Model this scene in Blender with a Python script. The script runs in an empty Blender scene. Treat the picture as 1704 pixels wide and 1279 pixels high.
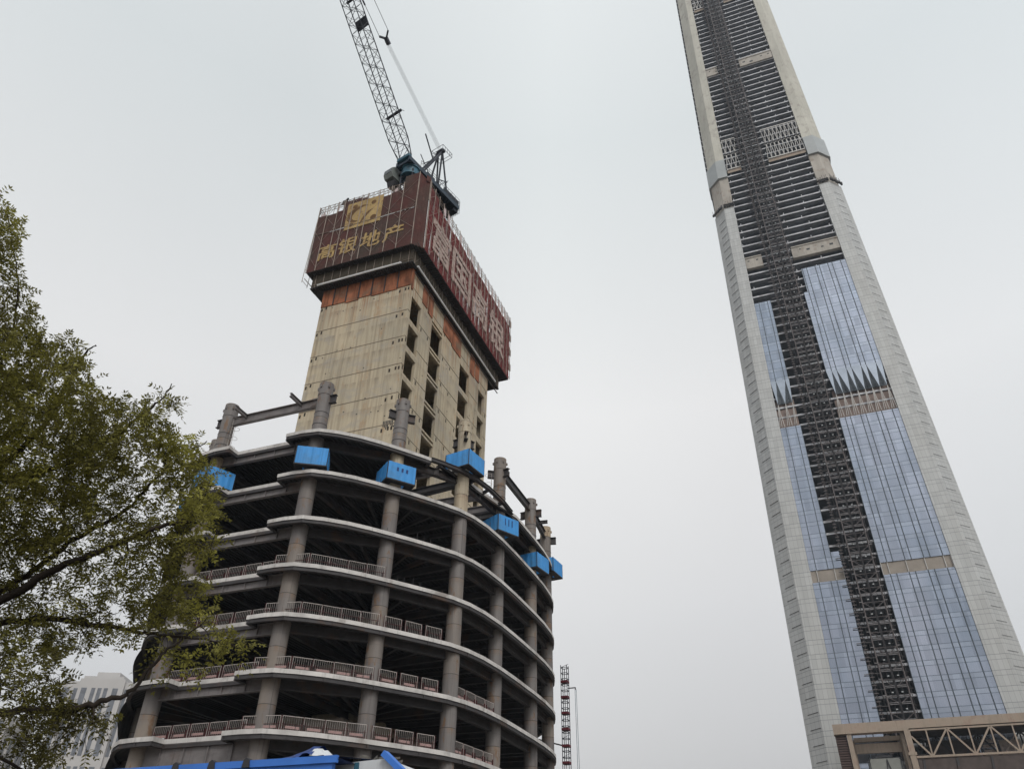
import bpy, bmesh, math, random
from mathutils import Vector, Matrix
random.seed(7)
R = math.radians
SC = bpy.context.scene
COL = SC.collection

# ------------------------------------------------------------------ camera
EYE = Vector((0, 0, 1.6))
FOC = 1285.74                      # focal length in photo pixels (1704 wide)
PITCH, ROLL, YAW = R(35.755), R(0.976), R(21.342)
_F = Vector((0, math.cos(PITCH), math.sin(PITCH)))
_Rt = Vector((1, 0, 0)); _U = Vector((0, -math.sin(PITCH), math.cos(PITCH)))
_R2 = _Rt*math.cos(ROLL) + _U*math.sin(ROLL); _U2 = -_Rt*math.sin(ROLL) + _U*math.cos(ROLL)
_M = Matrix(((math.cos(YAW), -math.sin(YAW), 0), (math.sin(YAW), math.cos(YAW), 0), (0, 0, 1)))
FWD, RGT, UPV = _M @ _F, _M @ _R2, _M @ _U2
cd = bpy.data.cameras.new('camera'); cam = bpy.data.objects.new('camera', cd); COL.objects.link(cam)
cd.sensor_width = 36; cd.lens = FOC/1704*36; cd.clip_end = 9000; cd.clip_start = .1
cam.matrix_world = Matrix(((RGT.x, UPV.x, -FWD.x, EYE.x), (RGT.y, UPV.y, -FWD.y, EYE.y), (RGT.z, UPV.z, -FWD.z, EYE.z), (0, 0, 0, 1)))
SC.camera = cam

# ------------------------------------------------------------------ world, sun, exposure
SUN_DIR = Vector((0.50, -0.62, 0.75)).normalized()      # towards the sun, behind the camera and to its right
W = bpy.data.worlds.new('World'); SC.world = W; W.use_nodes = True
nt = W.node_tree; nt.nodes.clear()
def wn(t, **k):
    n = nt.nodes.new(t)
    for a, b in k.items(): setattr(n, a, b)
    return n
out = wn('ShaderNodeOutputWorld'); add = wn('ShaderNodeAddShader')
sky = wn('ShaderNodeTexSky', sky_type='NISHITA', sun_disc=False, sun_elevation=math.asin(SUN_DIR.z),
         sun_rotation=math.atan2(SUN_DIR.x, SUN_DIR.y), dust_density=6.0, air_density=1.0, ozone_density=1.0)
hsv = wn('ShaderNodeHueSaturation'); hsv.inputs['Saturation'].default_value = .12
bg1 = wn('ShaderNodeBackground'); bg1.inputs['Strength'].default_value = .05
bg2 = wn('ShaderNodeBackground'); bg2.inputs['Strength'].default_value = 1.07
tc = wn('ShaderNodeTexCoord'); sep = wn('ShaderNodeSeparateXYZ')
ramp = wn('ShaderNodeValToRGB'); cr = ramp.color_ramp
for p, c in ((0.0, (.35, .35, .355)), (.16, (.41, .41, .412)), (.34, (.55, .555, .56)), (.55, (.655, .665, .67)), (.80, (.575, .62, .635)), (.92, (.62, .66, .675)), (1.0, (.72, .75, .76))):
    e = cr.elements.new(p); e.color = (*c, 1)
cr.elements.remove(cr.elements[0]); cr.elements.remove(cr.elements[-1])
# brighter cloud behind the camera
dot = wn('ShaderNodeVectorMath', operation='DOT_PRODUCT'); dot.inputs[1].default_value = Vector((.35, -.80, .48)).normalized()
mr = wn('ShaderNodeMapRange', interpolation_type='SMOOTHSTEP'); mr.inputs[1].default_value = -.15; mr.inputs[2].default_value = .9; mr.inputs[3].default_value = 1.0; mr.inputs[4].default_value = 1.12
# side to side: the left of the view is warmer and brighter, the right bluer and greyer
dot2 = wn('ShaderNodeVectorMath', operation='DOT_PRODUCT'); dot2.inputs[1].default_value = RGT
mr2 = wn('ShaderNodeMapRange'); mr2.inputs[1].default_value = -.5; mr2.inputs[2].default_value = .55; mr2.inputs[3].default_value = 0; mr2.inputs[4].default_value = 1
tint = wn('ShaderNodeValToRGB')
for p, c in ((0.02, (.995, .98, .97)), (.25, (.97, .955, .945)), (.52, (1.10, 1.08, 1.06)), (.75, (1.01, .99, .98)), (1.0, (.93, .915, .91))):
    e = tint.color_ramp.elements.new(p); e.color = (*c, 1)
tint.color_ramp.elements.remove(tint.color_ramp.elements[0]); tint.color_ramp.elements.remove(tint.color_ramp.elements[-1])
noi = wn('ShaderNodeTexNoise'); noi.inputs['Scale'].default_value = 1.6; noi.inputs['Detail'].default_value = 3
mr3 = wn('ShaderNodeMapRange'); mr3.inputs[1].default_value = .3; mr3.inputs[2].default_value = .7; mr3.inputs[3].default_value = .975; mr3.inputs[4].default_value = 1.03
m1 = wn('ShaderNodeMixRGB', blend_type='MULTIPLY'); m1.inputs[0].default_value = 1
m2 = wn('ShaderNodeVectorMath', operation='SCALE'); m3 = wn('ShaderNodeVectorMath', operation='SCALE')
L = nt.links.new
L(tc.outputs['Generated'], sep.inputs[0]); L(sep.outputs['Z'], ramp.inputs[0])
L(tc.outputs['Generated'], dot.inputs[0]); L(dot.outputs['Value'], mr.inputs[0])
L(tc.outputs['Generated'], dot2.inputs[0]); L(dot2.outputs['Value'], mr2.inputs[0]); L(mr2.outputs[0], tint.inputs[0])
L(tc.outputs['Generated'], noi.inputs['Vector']); L(noi.outputs[0], mr3.inputs[0])
L(ramp.outputs[0], m1.inputs[1]); L(tint.outputs[0], m1.inputs[2])
L(m1.outputs[0], m2.inputs[0]); L(mr.outputs[0], m2.inputs['Scale'])
L(m2.outputs[0], m3.inputs[0]); L(mr3.outputs[0], m3.inputs['Scale'])
L(m3.outputs[0], bg2.inputs['Color']); L(sky.outputs[0], hsv.inputs['Color']); L(hsv.outputs[0], bg1.inputs['Color'])
L(bg1.outputs[0], add.inputs[0]); L(bg2.outputs[0], add.inputs[1]); L(add.outputs[0], out.inputs[0])
sd = bpy.data.lights.new('sun', 'SUN'); sun = bpy.data.objects.new('sun', sd); COL.objects.link(sun)
sd.energy = 1.0; sd.angle = R(18); sd.color = (1, .95, .87)
sun.rotation_euler = SUN_DIR.to_track_quat('Z', 'Y').to_euler()
VS = SC.view_settings; VS.view_transform = 'Standard'; VS.look = 'None'; VS.exposure = 0; VS.gamma = 1; VS.use_curve_mapping = False
SC.cycles.max_bounces = 4; SC.cycles.diffuse_bounces = 2; SC.cycles.glossy_bounces = 3; SC.cycles.transparent_max_bounces = 6

# ------------------------------------------------------------------ materials
class Mt:
    def __init__(s, name, color=(.5, .5, .5), rough=.8, metal=0, spec=.3):
        s.m = bpy.data.materials.new(name); s.m.use_nodes = True; s.t = s.m.node_tree
        s.b = s.t.nodes['Principled BSDF']
        s.b.inputs['Base Color'].default_value = (*color, 1); s.b.inputs['Roughness'].default_value = rough
        s.b.inputs['Metallic'].default_value = metal; s.b.inputs['Specular IOR Level'].default_value = spec
        s._tc = None
    def n(s, t, ins=None, **k):
        x = s.t.nodes.new(t)
        for a, b in k.items(): setattr(x, a, b)
        for a, b in (ins or {}).items():
            if hasattr(b, 'is_output') or isinstance(b, bpy.types.NodeSocket): s.t.links.new(b, x.inputs[a])
            else: x.inputs[a].default_value = b
        return x
    def co(s, which='Object'):
        if not s._tc: s._tc = s.n('ShaderNodeTexCoord')
        return s._tc.outputs[which]
    def noise(s, scale=(1, 1, 1), detail=4, rough=.55, src='Object', size=1.0):
        mp = s.n('ShaderNodeMapping', {'Vector': s.co(src), 'Scale': scale})
        return s.n('ShaderNodeTexNoise', {'Vector': mp.outputs[0], 'Scale': size, 'Detail': detail, 'Roughness': rough}).outputs[0]
    def rng(s, v, a, b, c=0.0, d=1.0, smooth=False):
        return s.n('ShaderNodeMapRange', {0: v, 1: a, 2: b, 3: c, 4: d}, interpolation_type='SMOOTHSTEP' if smooth else 'LINEAR').outputs[0]
    def math(s, op, a, b=0.0):
        return s.n('ShaderNodeMath', {0: a, 1: b}, operation=op).outputs[0]
    def mix(s, f, a, b, mode='MIX'):
        a = (*a, 1) if isinstance(a, tuple) and len(a) == 3 else a; b = (*b, 1) if isinstance(b, tuple) and len(b) == 3 else b
        return s.n('ShaderNodeMixRGB', {0: f, 1: a, 2: b}, blend_type=mode).outputs[0]
    def sep(s, v): return s.n('ShaderNodeSeparateXYZ', {0: v})
    def line(s, v, period, width, off=0.0):      # 1 on a joint line repeated every period
        f = s.math('FRACT', s.math('ADD', s.math('DIVIDE', v, period), off))
        return s.math('LESS_THAN', f, width/period)
    def color(s, v): s.t.links.new(v, s.b.inputs['Base Color']); return s
    def rgh(s, v): s.t.links.new(v, s.b.inputs['Roughness'])
    def bump(s, h, strength=.4, dist=.05):
        b = s.n('ShaderNodeBump', {'Strength': strength, 'Distance': dist, 'Height': h}); s.t.links.new(b.outputs[0], s.b.inputs['Normal'])

def simple(name, c, var=.25, scale=(1, 1, 1), rough=.75, metal=0, spec=.3, bump=0, size=1.0, dark=None, streak=0):
    m = Mt(name, c, rough, metal, spec)
    f = m.rng(m.noise(scale, 5, .6, size=size), .3, .7, 1-var, 1+var)
    col = m.n('ShaderNodeVectorMath', {0: c, 'Scale': f}, operation='SCALE').outputs[0]
    if dark is not None:
        g = m.rng(m.noise((.35, .35, .35), 6, .62, size=size), .52, .68, 0, 1, True); col = m.mix(g, col, dark)
    if streak:
        g = m.rng(m.noise((3.0, 3.0, .12), 4, .6), .50, .75, 0, streak, True)
        col = m.mix(g, col, tuple(x*.35 for x in c))
    m.color(col)
    if bump: m.bump(m.noise((6, 6, 6), 4), bump, .03)
    return m.m

M = {}
M['steel'] = simple('weathered_steel', (.044, .041, .043), .3, (.8, .8, .8), .6, spec=.3, dark=(.07, .045, .034))
M['steel_light'] = simple('primed_steel', (.15, .138, .138), .2, (.7, .7, 2), .6, spec=.35, dark=(.115, .09, .08), streak=.5)
M['steel_dark'] = simple('dark_steel', (.03, .03, .034), .3, rough=.6)
M['deck_under'] = None
M['blue_sheet'] = simple('blue_sheeting', (.045, .24, .56), .16, (.7, .7, .35), .6, spec=.3, dark=(.06, .215, .45), streak=.45)
M['blue_trim'] = simple('blue_trim', (.045, .16, .52), .15, (.6, .6, .6), .5)
M['blue_dark'] = simple('blue_tarp', (.012, .035, .14), .3, (2, 2, 2), .45)
M['white_panel'] = simple('white_panel', (.50, .52, .54), .10, (.5, .5, .5), .6, streak=.35)
M['teal'] = simple('teal_paint', (.03, .10, .145), .2, (1, 1, 1), .5, dark=(.03, .06, .08))
M['crane_dark'] = simple('crane_steel', (.02, .024, .034), .3, rough=.55)
M['cable'] = simple('wire_rope', (.10, .105, .12), .1, rough=.5)
M['cab'] = simple('cab_paint', (.17, .19, .18), .25, rough=.5, dark=(.07, .08, .07))
M['glass_dark'] = simple('cab_glass', (.02, .025, .03), .2, rough=.12, spec=.5)
M['red_steel'] = simple('red_steel', (.10, .018, .025), .3, rough=.6)
M['rust'] = simple('rusty_formwork', (.23, .085, .042), .55, (1.0, 1.0, .5), .85, dark=(.16, .10, .065), streak=.85)
M['gold'] = simple('gold_lettering', (.30, .205, .09), .30, (1.2, 1.2, 1.2), .7, dark=(.18, .12, .06))
M['letter_pale'] = simple('faded_white_lettering', (.46, .36, .32), .3, (1.5, 1.5, .6), .8, dark=(.22, .13, .115))
def mk_faded(name, col, under, amt):
    m = Mt(name, col, .8, 0, .2); n1 = m.noise((1.3, 1.3, 1.3), 6, .7); n2 = m.noise((5, 5, 1.5), 4, .7)
    k = m.mix(m.rng(m.noise((.5, .5, .5), 4), .35, .65), col, tuple(x*.72 for x in col))
    k = m.mix(m.rng(n1, .50, .64, 0, amt, True), k, under); k = m.mix(m.rng(n2, .55, .70, 0, amt*.8, True), k, under); m.color(k); return m.m
M['gold'] = mk_faded('gold_lettering', (.40, .285, .125), (.12, .065, .045), .65)
M['letter_pale'] = mk_faded('faded_white_lettering', (.47, .37, .33), (.20, .08, .075), .75)
M['logo_dark'] = simple('logo_brown', (.115, .06, .022), .25, rough=.8)
M['pipe'] = simple('scaffold_pipe', (.25, .205, .175), .3, rough=.6)
M['pipe_white'] = simple('white_pipe', (.66, .68, .70), .08, rough=.45)
M['rail_white'] = simple('rail_paint', (.36, .33, .31), .2, rough=.6)
M['rail_red'] = simple('rail_red', (.075, .022, .024), .3, rough=.6)
M['plate_pink'] = simple('pink_plate', (.27, .175, .165), .3, (2, 2, 2), .6)
M['lattice'] = simple('hoist_steel', (.105, .09, .09), .35, (.6, .6, .6), .6, dark=(.05, .04, .04))
M['lattice_pale'] = simple('pale_galvanised', (.19, .18, .185), .2, rough=.55)
M['lattice_dark'] = simple('hoist_dark', (.022, .019, .021), .3, rough=.7)
M['truss_white'] = simple('truss_paint', (.44, .43, .415), .15, (.4, .4, .4), .6)
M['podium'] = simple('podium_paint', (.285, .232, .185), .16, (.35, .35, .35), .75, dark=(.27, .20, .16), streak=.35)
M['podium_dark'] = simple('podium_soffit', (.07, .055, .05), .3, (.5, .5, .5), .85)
M['bark'] = simple('bark', (.024, .018, .014), .4, (8, 8, 2), .9)
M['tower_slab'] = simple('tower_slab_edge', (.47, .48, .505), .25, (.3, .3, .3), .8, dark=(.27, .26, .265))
M['tower_core'] = simple('tower_core_concrete', (.16, .155, .16), .25, (.15, .15, .15), .9)
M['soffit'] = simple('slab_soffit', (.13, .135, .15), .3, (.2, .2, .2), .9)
M['belt'] = simple('belt_concrete', (.36, .335, .30), .18, (.3, .3, .1), .85, dark=(.29, .25, .215), streak=.35)
M['collar'] = simple('collar_sheet', (.30, .32, .325), .08, (.2, .2, .2), .4, spec=.4)
M['bg_wall'] = simple('render_wall', (.42, .41, .405), .06, (.1, .1, .1), .9)
M['bg_glass'] = simple('bg_window', (.14, .15, .17), .3, (.6, .6, .6), .35)
M['ground'] = simple('ground_dirt', (.20, .17, .14), .25, (.2, .2, .2), .95)
M['asphalt'] = simple('asphalt', (.05, .05, .052), .2, (2, 2, 2), .9)
M['pale_edge'] = simple('slab_edge_concrete', (.48, .465, .45), .24, (.7, .7, .7), .85, dark=(.26, .24, .225), streak=.4)
M['pave'] = simple('paver', (.25, .24, .23), .2, (1, 1, 1), .9)

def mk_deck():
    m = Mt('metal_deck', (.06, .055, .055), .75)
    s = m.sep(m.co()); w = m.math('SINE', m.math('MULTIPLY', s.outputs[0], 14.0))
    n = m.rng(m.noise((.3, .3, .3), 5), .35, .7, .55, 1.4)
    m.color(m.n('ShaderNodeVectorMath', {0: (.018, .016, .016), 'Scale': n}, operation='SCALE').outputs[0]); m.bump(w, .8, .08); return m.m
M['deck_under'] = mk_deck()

def mk_core():
    m = Mt('poured_concrete', (.4, .35, .26), .88)
    s = m.sep(m.co()); z = s.outputs[2]
    base = m.mix(m.rng(m.noise((.16, .16, .10), 5, .6), .35, .68), (.46, .39, .28), (.33, .295, .225))
    base = m.mix(m.rng(m.noise((2.6, 2.6, .08), 4, .62), .46, .70, 0, .65), base, (.20, .165, .12))        # vertical run marks
    base = m.mix(m.rng(m.noise((5.5, 5.5, .05), 3, .6), .62, .80, 0, .5), base, (.50, .45, .37))
    f = m.math('FRACT', m.math('DIVIDE', m.math('SUBTRACT', z, 68.62-44*4.43/4.43*10), 4.43))
    drip = m.math('MULTIPLY', m.rng(f, .72, 1.0, 0, 1), m.rng(m.noise((1.8, 1.8, .15), 4, .65), .42, .72, 0, .8))   # grime below each pour joint
    base = m.mix(drip, base, (.17, .135, .10))
    base = m.mix(m.rng(m.noise((.9, .9, .35), 5, .7), .57, .69, 0, .6), base, (.34, .215, .115))          # rust stains
    base = m.mix(m.rng(m.noise((.35, .35, .5), 6, .66), .50, .66, 0, .5, True), base, (.285, .27, .245))
    run = m.math('MULTIPLY', m.rng(z, 67.5, 73.2, 0, 1), m.rng(m.noise((3.2, 3.2, .07), 4, .65), .46, .66, 0, .85, True)); base = m.mix(run, base, (.27, .125, .055))
    holes = m.n('ShaderNodeTexVoronoi', {'Vector': m.co(), 'Scale': .75}, feature='F1').outputs['Distance']
    base = m.mix(m.math('LESS_THAN', holes, .085), base, (.09, .075, .06))                                # tie holes
    vert = m.math('MAXIMUM', m.line(s.outputs[0], 2.34, .03, .4), m.line(s.outputs[1], 2.34, .03, .1))
    base = m.mix(m.math('MULTIPLY', vert, .35), base, (.2, .17, .13))
    m.color(base); m.bump(m.noise((3, 3, 1), 5), .35, .04); return m.m
M['core'] = mk_core()

def mk_column(name, a, b, c):
    m = Mt(name, a, .6, 0, .35)
    wp = m.n('ShaderNodeNewGeometry').outputs['Position']
    def nz(scale, detail=5, rough=.6):
        mp = m.n('ShaderNodeMapping', {'Vector': wp, 'Scale': scale}); return m.n('ShaderNodeTexNoise', {'Vector': mp.outputs[0], 'Scale': 1.0, 'Detail': detail, 'Roughness': rough}).outputs[0]
    s = m.sep(wp); z = s.outputs[2]
    fl = m.n('ShaderNodeCombineXYZ', {0: m.math('FLOOR', m.math('DIVIDE', s.outputs[0], 4.0)), 1: m.math('FLOOR', m.math('DIVIDE', s.outputs[1], 4.0)), 2: m.math('FLOOR', m.math('DIVIDE', m.math('ADD', z, 1.6), 4.56))})
    seg = m.n('ShaderNodeTexWhiteNoise', {'Vector': fl.outputs[0]}, noise_dimensions='3D').outputs[0]          # each welded length has its own weathering
    col = m.mix(m.rng(nz((1.4, 1.4, .14)), .35, .66), a, b)
    col = m.mix(m.math('MULTIPLY', m.rng(seg, .55, 1.0), m.rng(nz((.5, .5, .30), 4), .35, .6, .2, .9)), col, c)
    st = m.rng(nz((5, 5, .10), 4), .54, .74, 0, .65, True); col = m.mix(st, col, tuple(x*.45 for x in b))
    ru = m.math('MULTIPLY', m.rng(nz((1.1, 1.1, .45), 6, .68), .56, .66, 0, .85, True), 1.0); col = m.mix(ru, col, (.15, .085, .045))
    fz = m.math('FRACT', m.math('DIVIDE', m.math('ADD', z, 1.6), 4.56)); col = m.mix(m.math('MULTIPLY', m.rng(fz, .86, 1.0), m.rng(nz((3, 3, .2), 3), .4, .65, 0, .7)), col, (.19, .12, .07))   # rust creeping down from the welds
    col = m.mix(m.math('MULTIPLY', m.math('LESS_THAN', fz, .014), .8), col, (.04, .03, .026))
    col = m.mix(m.math('MULTIPLY', m.line(z, 1.52, .02, .3), .35), col, (.05, .04, .035))
    m.color(col); m.bump(nz((2, 2, 2), 4), .15, .03); return m.m
M['column'] = mk_column('column_steel', (.165, .153, .147), (.118, .107, .104), (.215, .178, .142))
M['column_rust'] = mk_column('column_rusty', (.42, .365, .27), (.30, .255, .19), (.30, .18, .09))

def mk_net(name, a, b, hi, s0):
    m = Mt(name, a, .9, 0, .1)
    col = m.mix(m.rng(m.noise((.22, .22, .22), 4, .6), .35, .65), a, b)
    cr1 = m.noise((1.6, 1.6, .9), 6, .72); cr2 = m.noise((4.5, 4.5, 1.2), 4, .7)
    col = m.mix(m.rng(cr1, .52, .70, 0, s0, True), col, hi)
    col = m.mix(m.rng(cr2, .54, .72, 0, .55, True), col, tuple(x*.35 for x in a))
    s = m.sep(m.co()); wv = m.math('MAXIMUM', m.line(s.outputs[2], .5, .05), m.math('MAXIMUM', m.line(s.outputs[0], .62, .04), m.line(s.outputs[1], .62, .04)))
    col = m.mix(m.math('MULTIPLY', wv, .35), col, tuple(x*.4 for x in a))
    m.color(col); m.bump(cr1, .6, .12); return m.m
M['net_brown'] = mk_net('mesh_screen_brown', (.088, .037, .034), (.064, .050, .043), (.15, .085, .07), .55)
M['net_red'] = mk_net('mesh_screen_red', (.165, .034, .036), (.105, .034, .034), (.36, .17, .14), .75)
M['net_grey'] = mk_net('mesh_screen_grey', (.085, .072, .055), (.06, .05, .04), (.13, .11, .085), .5)

def mk_glass():
    m = Mt('curtain_glass', (.36, .44, .56), .12, .92, .5)
    uv = m.co('UV'); s = m.sep(uv)
    fl = m.n('ShaderNodeCombineXYZ', {0: m.math('FLOOR', s.outputs[0]), 1: m.math('FLOOR', s.outputs[1])})
    wn_ = m.n('ShaderNodeTexWhiteNoise', {'Vector': fl.outputs[0]}, noise_dimensions='2D').outputs[0]
    big = m.noise((.05, .05, .02), 3)
    v = m.math('ADD', m.rng(wn_, 0, 1, .84, 1.08), m.rng(big, .3, .7, -.12, .12))
    col = m.mix(m.rng(big, .35, .65), (.245, .285, .35), (.28, .30, .355))
    sp = m.math('GREATER_THAN', m.math('FRACT', s.outputs[1]), .69)
    col = m.mix(m.math('MULTIPLY', sp, .35), col, (.31, .345, .40))
    col = m.n('ShaderNodeVectorMath', {0: col, 'Scale': v}, operation='SCALE').outputs[0]
    fy = m.math('FRACT', s.outputs[1])
    ln = m.math('MAXIMUM', m.math('LESS_THAN', fy, .045), m.math('LESS_THAN', m.math('ABSOLUTE', m.math('SUBTRACT', fy, .69)), .02))
    col = m.mix(m.math('MULTIPLY', ln, .70), col, (.06, .08, .10))
    fx = m.math('FRACT', m.math('MULTIPLY', s.outputs[0], 3.0)); col = m.mix(m.math('MULTIPLY', m.math('LESS_THAN', fx, .06), .25), col, (.12, .14, .17))
    m.color(col)
    m.bump(m.noise((.35, .35, .35), 3), .05, .3); return m.m
M['glass'] = mk_glass()
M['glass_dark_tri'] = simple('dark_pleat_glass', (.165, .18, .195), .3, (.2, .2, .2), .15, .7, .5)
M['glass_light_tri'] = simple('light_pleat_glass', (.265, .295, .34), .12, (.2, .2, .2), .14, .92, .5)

def mk_clad(name, a, b, joint):
    m = Mt(name, a, .55, .15, .4)
    s = m.sep(m.co('UV'))
    col = m.mix(m.rng(m.noise((.06, .06, .03), 4), .35, .65), a, b)
    fl = m.n('ShaderNodeCombineXYZ', {0: m.math('FLOOR', s.outputs[0]), 1: m.math('FLOOR', s.outputs[1])})
    wn_ = m.n('ShaderNodeTexWhiteNoise', {'Vector': fl.outputs[0]}, noise_dimensions='2D').outputs[0]
    col = m.n('ShaderNodeVectorMath', {0: col, 'Scale': m.rng(wn_, 0, 1, .90, 1.06)}, operation='SCALE').outputs[0]
    fy = m.math('FRACT', s.outputs[1]); fx = m.math('FRACT', s.outputs[0])
    h = m.math('MAXIMUM', m.math('LESS_THAN', fy, .035), m.math('MULTIPLY', m.math('LESS_THAN', m.math('ABSOLUTE', m.math('SUBTRACT', fy, .69)), .018), .8))
    v = m.math('MULTIPLY', m.math('LESS_THAN', fx, .07), .62)
    col = m.mix(m.math('MULTIPLY', m.math('MAXIMUM', h, v), .6), col, joint)
    st = m.rng(m.noise((1.2, 1.2, .02), 3), .5, .75, 0, .3, True); col = m.mix(st, col, tuple(x*.7 for x in a))
    m.color(col); return m.m
M['clad'] = mk_clad('column_cladding', (.405, .415, .415), (.385, .39, .385), (.08, .085, .09))
M['colcon'] = simple('column_concrete', (.45, .44, .39), .14, (.12, .12, .03), .85, dark=(.35, .325, .295), streak=.4)

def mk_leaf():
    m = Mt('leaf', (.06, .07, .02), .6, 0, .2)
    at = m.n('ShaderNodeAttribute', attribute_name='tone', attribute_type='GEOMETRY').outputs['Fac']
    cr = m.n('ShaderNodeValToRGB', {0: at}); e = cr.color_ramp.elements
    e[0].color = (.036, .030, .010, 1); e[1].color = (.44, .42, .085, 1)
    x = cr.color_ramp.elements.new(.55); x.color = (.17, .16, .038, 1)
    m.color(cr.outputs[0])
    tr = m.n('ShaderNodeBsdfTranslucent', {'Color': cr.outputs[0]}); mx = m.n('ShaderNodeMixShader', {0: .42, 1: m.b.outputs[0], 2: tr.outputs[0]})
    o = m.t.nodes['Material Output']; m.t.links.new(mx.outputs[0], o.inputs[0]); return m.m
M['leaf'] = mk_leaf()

# ------------------------------------------------------------------ mesh builder
class MB:
    def __init__(s): s.v = []; s.f = []; s.mi = []; s.uv = []; s.has_uv = False; s.sm = []
    def add(s, vs, fs, mi=0, smooth=False):
        o = len(s.v); s.v += [Vector(x) for x in vs]
        for f in fs: s.f.append([i+o for i in f]); s.mi.append(mi); s.uv.append(None); s.sm.append(smooth)
    def quad(s, a, b, c, d, mi=0, uv=None):
        s.add([a, b, c, d], [(0, 1, 2, 3)], mi)
        if uv: s.uv[-1] = uv; s.has_uv = True
    def tri(s, a, b, c, mi=0): s.add([a, b, c], [(0, 1, 2)], mi)
    def box(s, x0, x1, y0, y1, z0, z1, mi=0):
        v = [(x0, y0, z0), (x1, y0, z0), (x1, y1, z0), (x0, y1, z0), (x0, y0, z1), (x1, y0, z1), (x1, y1, z1), (x0, y1, z1)]
        s.add(v, [(3, 2, 1, 0), (4, 5, 6, 7), (0, 1, 5, 4), (1, 2, 6, 5), (2, 3, 7, 6), (3, 0, 4, 7)], mi)
    def beam(s, p, q, w, h=None, up=(0, 0, 1), mi=0):
        p, q = Vector(p), Vector(q); h = h or w; d = (q-p)
        if d.length < 1e-6: return
        d.normalize(); u = Vector(up)
        if abs(d.dot(u)) > .98: u = Vector((1, 0, 0)) if abs(d.x) < .9 else Vector((0, 1, 0))
        sx = d.cross(u).normalized(); su = sx.cross(d)
        c = [sx*(-w/2)+su*(-h/2), sx*(w/2)+su*(-h/2), sx*(w/2)+su*(h/2), sx*(-w/2)+su*(h/2)]
        s.add([p+k for k in c]+[q+k for k in c], [(3, 2, 1, 0), (4, 5, 6, 7), (0, 1, 5, 4), (1, 2, 6, 5), (2, 3, 7, 6), (3, 0, 4, 7)], mi)
    def ibeam(s, p, q, w, h, tf=.06, tw=.04, mi=0):
        p, q = Vector(p), Vector(q); z = Vector((0, 0, 1))
        s.beam(p+z*(h/2-tf/2), q+z*(h/2-tf/2), w, tf, mi=mi); s.beam(p-z*(h/2-tf/2), q-z*(h/2-tf/2), w, tf, mi=mi); s.beam(p, q, tw, h-2*tf, mi=mi)
    def tube(s, pts, r, n=8, mi=0, cap=True, smooth=True):
        pts = [Vector(p) for p in pts]; rs = r if isinstance(r, (list, tuple)) else [r]*len(pts)
        rings = []; d0 = (pts[1]-pts[0]).normalized(); u = Vector((0, 0, 1)) if abs(d0.z) < .9 else Vector((1, 0, 0))
        a = d0.cross(u).normalized(); vs = []
        for i, p in enumerate(pts):
            d = (pts[min(i+1, len(pts)-1)]-pts[max(i-1, 0)])
            d = d.normalized() if d.length > 1e-9 else d0
            a = (a-d*a.dot(d)).normalized(); b = d.cross(a)
            vs += [p+(a*math.cos(2*math.pi*k/n)+b*math.sin(2*math.pi*k/n))*rs[i] for k in range(n)]
        fs = [(i*n+k, i*n+(k+1) % n, (i+1)*n+(k+1) % n, (i+1)*n+k) for i in range(len(pts)-1) for k in range(n)]
        s.add(vs, fs, mi, smooth)
        if cap: s.add([vs[k] for k in range(n)], [tuple(range(n))[::-1]], mi); s.add([vs[(len(pts)-1)*n+k] for k in range(n)], [tuple(range(n))], mi)
    def prism(s, poly, z0, z1, mt=0, ms=0, mb=0):
        n = len(poly)
        s.add([(x, y, z1) for x, y in poly], [tuple(range(n))], mt)
        s.add([(x, y, z0) for x, y in poly], [tuple(range(n))[::-1]], mb)
        for i in range(n):
            (x, y), (X, Y) = poly[i], poly[(i+1) % n]
            s.add([(x, y, z0), (X, Y, z0), (X, Y, z1), (x, y, z1)], [(0, 1, 2, 3)], ms)
    def build(s, name, mats, parent=None, at=None, tone=None):
        o0 = Vector(at) if at is not None else (parent_origin(parent) if parent else Vector((0, 0, 0)))
        me = bpy.data.meshes.new(name); me.from_pydata([tuple(v-o0) for v in s.v], [], s.f)
        for m in (mats if isinstance(mats, (list, tuple)) else [mats]): me.materials.append(M[m] if isinstance(m, str) else m)
        me.polygons.foreach_set('material_index', s.mi); me.polygons.foreach_set('use_smooth', s.sm)
        if s.has_uv:
            ul = me.uv_layers.new(name='UVMap'); k = 0
            for f, u in zip(s.f, s.uv):
                for j in range(len(f)):
                    if u: ul.data[k].uv = u[j]
                    k += 1
        me.update()
        ob = bpy.data.objects.new(name, me); COL.objects.link(ob)
        if parent: ob.parent = parent
        else: ob.location = o0
        return ob
ORG = {}
def parent_origin(p):
    o = Vector((0, 0, 0))
    while p: o = o+p.location; p = p.parent
    return o
def tag(o, label=None, cat=None, group=None, kind=None):
    if label: o['label'] = label
    if cat: o['category'] = cat
    if group: o['group'] = group
    if kind: o['kind'] = kind
    return o
def thing(name, loc, label, cat, group=None, rz=0):
    o = bpy.data.objects.new(name, None); COL.objects.link(o); o.location = loc; o.rotation_euler = (0, 0, rz); o.empty_display_size = .5
    return tag(o, label, cat, group)
def copy_tree(o, parent=None):
    c = o.copy(); COL.objects.link(c)
    if parent: c.parent = parent
    for ch in o.children: copy_tree(ch, c)
    return c
def ray(px, py): return FWD + RGT*((px-852)/FOC) - UPV*((py-639.5)/FOC)
def pix(px, py, depth): return EYE + ray(px, py)*depth      # depth along the view axis
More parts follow.
